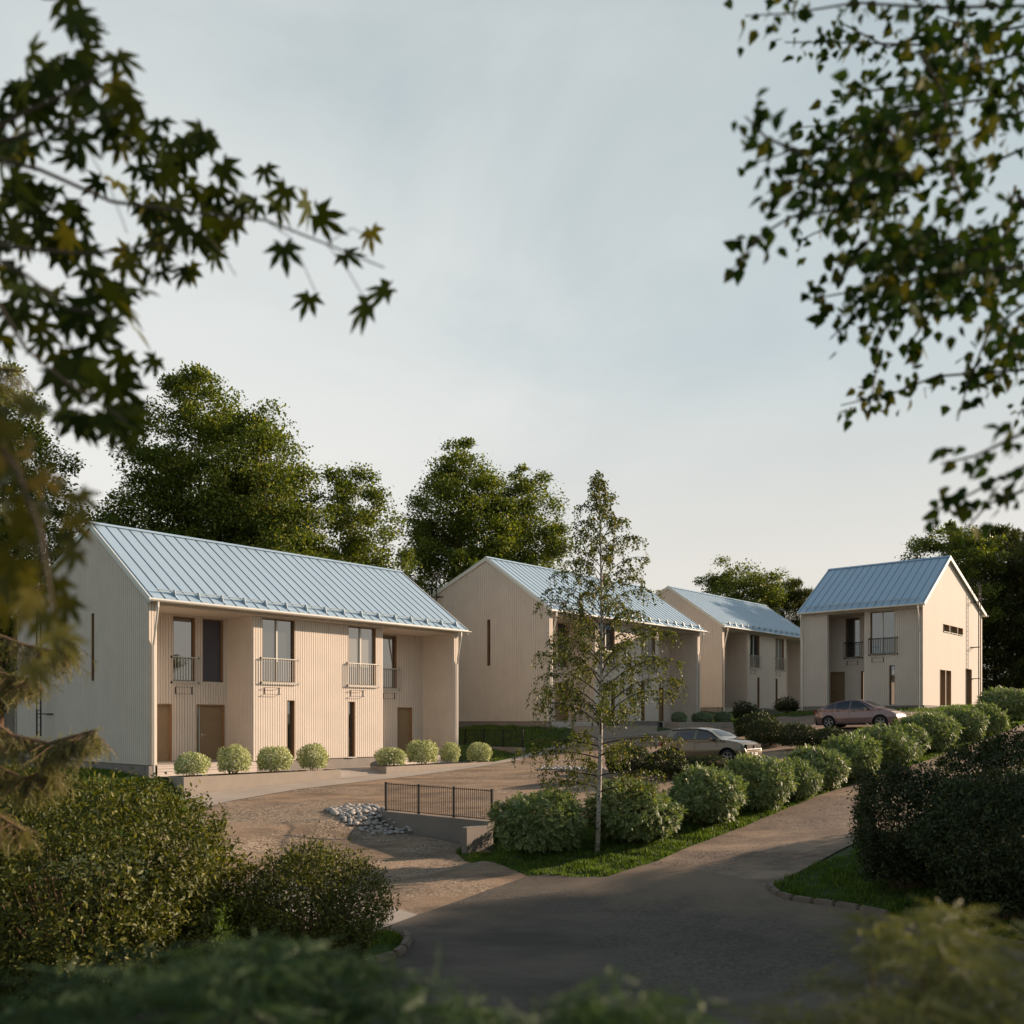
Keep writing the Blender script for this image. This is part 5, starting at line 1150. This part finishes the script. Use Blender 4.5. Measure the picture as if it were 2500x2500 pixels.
    for s in (-1, 1):
        x, z = style['mirror']; mm_ = MB(); mm_.obox((x, s*(W(x, z)-.02), z-.02), (x+.02, s*(W(x, z)+.10), z), .05, .03); mm_.build('mirror_arm', M['black'], root)
        mm_ = MB(); mm_.box(x-.08, x+.09, s*(W(x, z)+.15)-.085, s*(W(x, z)+.15)+.085, z-.05, z+.085); mm_.build('wing_mirror', paint, root, smooth=False, bevel=.03)
        for hx, hz in style['handles']:
            h = MB(); h.obox((hx-.09, s*(W(hx, hz)+.018), hz), (hx+.09, s*(W(hx, hz)+.018), hz), .02, .03); h.build('door_handle', paint if not style.get('flush') else M['black'], root)
    return root, W
def seats(root, xs, W0, z=.75):
    for x in xs:
        for s in (-1, 1):
            m = MB(); m.box(x-.06, x+.08, s*.36-.22, s*.36+.22, z-.2, z+.42); m.box(x-.05, x+.05, s*.36-.11, s*.36+.11, z+.46, z+.62); m.build('seat', M['seat'], root, bevel=.03)
def carpaint(name, c, coat=1.0, metal=.45, rough=.35):
    m = mat(name, c, rough, metal); b = m.node_tree.nodes['Principled BSDF']; b.inputs['Coat Weight'].default_value = coat; b.inputs['Coat Roughness'].default_value = .03; return m
M['tyre'] = mat('tyre', (.012, .012, .012), .8); M['alloy'] = mat('alloy', (.28, .28, .28), .4, .6); M['seat'] = mat('seat_cloth', (.35, .31, .27), .8)
def carglass(name):
    m = bpy.data.materials.new(name); m.use_nodes = True; n = m.node_tree.nodes; l = m.node_tree.links
    g = n.new('ShaderNodeBsdfGlossy'); g.inputs['Roughness'].default_value = .02; g.inputs['Color'].default_value = (.9, .92, .92, 1)
    t = n.new('ShaderNodeBsdfTransparent'); t.inputs['Color'].default_value = (.10, .105, .10, 1); fr = n.new('ShaderNodeFresnel'); fr.inputs['IOR'].default_value = 1.9
    mx = n.new('ShaderNodeMixShader'); l.new(fr.outputs[0], mx.inputs[0]); l.new(t.outputs[0], mx.inputs[1]); l.new(g.outputs[0], mx.inputs[2]); l.new(mx.outputs[0], n['Material Output'].inputs[0]); return m
M['cglass'] = mat('car_glass', (.02, .022, .024), .04); M['cglass'].node_tree.nodes['Principled BSDF'].inputs['IOR'].default_value = 1.9
M['white'] = mat('plate_white', (.7, .7, .68), .5); M['red'] = mat('tail_lamp', (.35, .015, .01), .2); M['lamp'] = glassmat('lamp_glass', (.10, .10, .10), 2.0)
P1 = carpaint('olive_gold_paint', (.155, .125, .085)); P2 = carpaint('mauve_paint', (.22, .15, .15))
bdir = ROT-R(90)
def put_on(px, py, Lc, d_back):
    x, y, z = gp(px, py); u = np.array(BX); c = np.array([x, y])-u*d_back
    c = c+np.array(AX)*.85*.0; return (c[0], c[1])
# olive compact SUV
prof = [(.03, .30), (.0, .52), (.02, .80), (.07, .98), (.17, 1.08), (.36, 1.33), (.50, 1.50), (.46, 1.545), (.8, 1.575), (1.3, 1.59), (1.9, 1.575), (2.35, 1.51), (2.62, 1.40), (2.95, 1.19), (3.16, 1.075), (3.5, 1.04), (3.85, .97), (4.06, .88), (4.14, .76), (4.2, .6), (4.22, .42), (4.16, .26)]
x, y = put_on(1738, 1865, 4.22, 2.0); slope = (float(ground(x+BX[0]*3.4, y+BX[1]*3.4))-float(ground(x+BX[0]*.8, y+BX[1]*.8)))/2.6
z0 = float(ground(x+BX[0]*.82, y+BX[1]*.82))-slope*.82
side = [[(.62, 1.10), (.98, 1.105), (.98, 1.44), (.86, 1.44)], [(1.02, 1.105), (1.78, 1.115), (1.78, 1.47), (1.02, 1.45)], [(1.90, 1.115), (2.93, 1.10), (2.70, 1.30), (2.42, 1.435), (2.2, 1.475), (1.90, 1.475)]]
st = dict(mirror=(2.72, 1.08), handles=[(1.15, .93), (2.0, .95)], spokes=5, cladding=True,
          lines=[('roof_trim', [(.55, 1.50), (.9, 1.51), (1.4, 1.52), (1.95, 1.51), (2.35, 1.45), (2.62, 1.345), (2.95, 1.14)], .022, 'black'), ('belt_trim', [(.58, 1.08), (1.2, 1.09), (2.0, 1.095), (3.0, 1.08)], .010, 'black'), ('sill_trim', [(1.3, .27), (2.2, .27), (3.0, .27)], .04, 'black'), ('door_seam', [(1.84, 1.08), (1.84, .7), (1.84, .32)], .004, 'black'), ('door_seam', [(2.88, 1.08), (2.92, .8), (2.9, .32)], .004, 'black'), ('door_seam', [(.95, 1.08), (.98, .85), (1.22, .68), (1.3, .34)], .004, 'black')])
c1, Wf = car('olive-gold compact car with chrome grille, parked behind the hedge row', prof, (1.05, 1.59, .60), [.82, 3.41], .335, .90, P1, M['cglass'], side, (2.42, 3.12), (.17, .47), st, (x, y, z0), bdir)
c1.rotation_euler = (0, -math.atan(slope), bdir); c1.scale = (.92, .92, .92)
g = MB()
for i in range(4): zz = .66+.062*i; g.tube([(4.21-.03*i-.0, -.62+.04*i, zz), (4.235-.03*i, 0, zz), (4.21-.03*i, .62-.04*i, zz)], .010, 5)
g.build('grille_bar', M['alloy'], c1)
g = MB(); g.box(4.10, 4.212, -.62, .62, .60, .86); g.build('grille', M['black'], c1)
g = MB(); g.tube([(4.19, 0, .77), (4.235, 0, .77)], .075, 20); e_ = g.build('emblem', M['black'], c1)
g = MB(); R_ = .062; pr = lambda u, v: (4.24, u, .77+v)
g.tube([pr(R_*math.cos(t), R_*math.sin(t)) for t in np.linspace(0, 2*math.pi, 25)], .007, 5, cap=False)
for pl in ([(-.026, .054), (0, .008), (.026, .054)], [(-.048, .036), (-.02, -.048), (0, -.006), (.02, -.048), (.048, .036)]): g.tube([pr(*q) for q in pl], .006, 5)
g.build('emblem_mark', M['chrome'], e_)
g = MB(); g.box(4.225, 4.245, -.26, .26, .40, .51); pl_ = g.build('number_plate', M['white'], c1)
def glyphs(parent, s, x, y0, z, h, m, dx=.058):
    segs = {'a': ((0,1),(1,1)), 'b': ((1,1),(1,.5)), 'c': ((1,.5),(1,0)), 'd': ((0,0),(1,0)), 'e': ((0,0),(0,.5)), 'f': ((0,.5),(0,1)), 'g': ((0,.5),(1,.5)), 'x': ((0,1),(1,0)), 'y': ((0,0),(1,1))}
    L = {'L': 'fed', 'A': 'efabcg', 'N': 'efxcb', 'H': 'efbcg', '7': 'ab', '1': 'bc', '3': 'abgcd', '-': 'g'}
    g = MB()
    for i, ch in enumerate(s):
        for k in L[ch]:
            (a, b), (c, d) = segs[k]; g.obox((x, y0+i*dx+a*dx*.6, z+b*h), (x, y0+i*dx+c*dx*.6, z+d*h), .009, .004)
    g.build('plate_text', m, parent)
glyphs(pl_, 'LAH-171', 4.247, -.20, .42, .07, M['black'])
for s in (-1, 1):
    h = MB(); h.add([(4.02, s*.80, .80), (4.15, s*.66, .78), (4.17, s*.64, .70), (4.0, s*.835, .70), (3.86, s*.86, .82)], [(0, 1, 2, 3), (0, 3, 4)]); h.build('headlight', M['lamp'], c1)
    h = MB(); h.box(4.12, 4.19, min(s*.52, s*.76), max(s*.52, s*.76), .33, .46); h.build('fog_lamp', M['black'], c1)
    h = MB(); h.box(.0, .10, min(s*.62, s*.84), max(s*.62, s*.84), .84, .97); h.build('tail_lamp', M['red'], c1, bevel=.02)
seats(c1, [1.5, 2.35], .9)
# mauve fastback
prof = [(.05, .30), (.0, .50), (.03, .78), (.10, 1.0), (.12, 1.09), (.30, 1.11), (.62, 1.27), (1.0, 1.42), (1.4, 1.53), (1.9, 1.60), (2.4, 1.605), (2.75, 1.55), (3.1, 1.40), (3.5, 1.19), (3.72, 1.10), (4.1, 1.02), (4.45, .90), (4.66, .76), (4.74, .56), (4.73, .38), (4.66, .26)]
x, y = put_on(2044, 1779, 4.75, .95); slope = (float(ground(x+BX[0]*3.84, y+BX[1]*3.84))-float(ground(x+BX[0]*.95, y+BX[1]*.95)))/2.89
z0 = float(ground(x+BX[0]*.95, y+BX[1]*.95))-slope*.95
side = [[(.72, 1.13), (1.28, 1.125), (1.28, 1.40), (1.02, 1.335)], [(1.32, 1.125), (2.12, 1.10), (2.12, 1.52), (1.75, 1.51), (1.32, 1.41)], [(2.20, 1.10), (3.42, 1.03), (3.15, 1.22), (2.85, 1.39), (2.55, 1.50), (2.20, 1.52)]]
st = dict(mirror=(3.12, 1.06), handles=[(1.45, .99), (2.40, .97)], spokes=5, flush=True,
          lines=[('roof_trim', [(.62, 1.20), (1.0, 1.36), (1.4, 1.47), (1.9, 1.54), (2.4, 1.545), (2.75, 1.48), (3.1, 1.33), (3.5, 1.09)], .012, 'black'), ('belt_trim', [(.66, 1.10), (1.3, 1.105), (2.1, 1.08), (3.5, 1.01)], .009, 'black'), ('sill_trim', [(1.45, .25), (2.4, .25), (3.35, .25)], .04, 'black'), ('door_seam', [(2.16, 1.08), (2.16, .7), (2.18, .3)], .005, 'black'), ('door_seam', [(3.40, 1.02), (3.44, .7), (3.4, .32)], .005, 'black'), ('door_seam', [(1.16, 1.10), (1.18, .85), (1.38, .68), (1.46, .32)], .005, 'black')])
c2, Wf = car('mauve fastback car parked before the detached house, its nose behind the hedge', prof, (1.06, 1.605, .60), [.95, 3.84], .36, .93, P2, M['cglass'], side, (2.78, 3.70), (.32, 1.2), st, (x, y, z0), bdir)
c2.rotation_euler = (0, -math.atan(slope), bdir); c2.scale = (.89, .89, .89)
for s in (-1, 1):
    h = MB(); h.box(.03, .16, min(s*.52, s*.82), max(s*.52, s*.82), .90, 1.02); h.build('tail_lamp', M['red'], c2, bevel=.02)
    h = MB(); h.add([(4.5, s*.80, .80), (4.68, s*.62, .74), (4.70, s*.60, .66), (4.52, s*.80, .68)], [(0, 1, 2, 3)]); h.build('headlight', M['lamp'], c2)
seats(c2, [1.55, 2.6], .93)
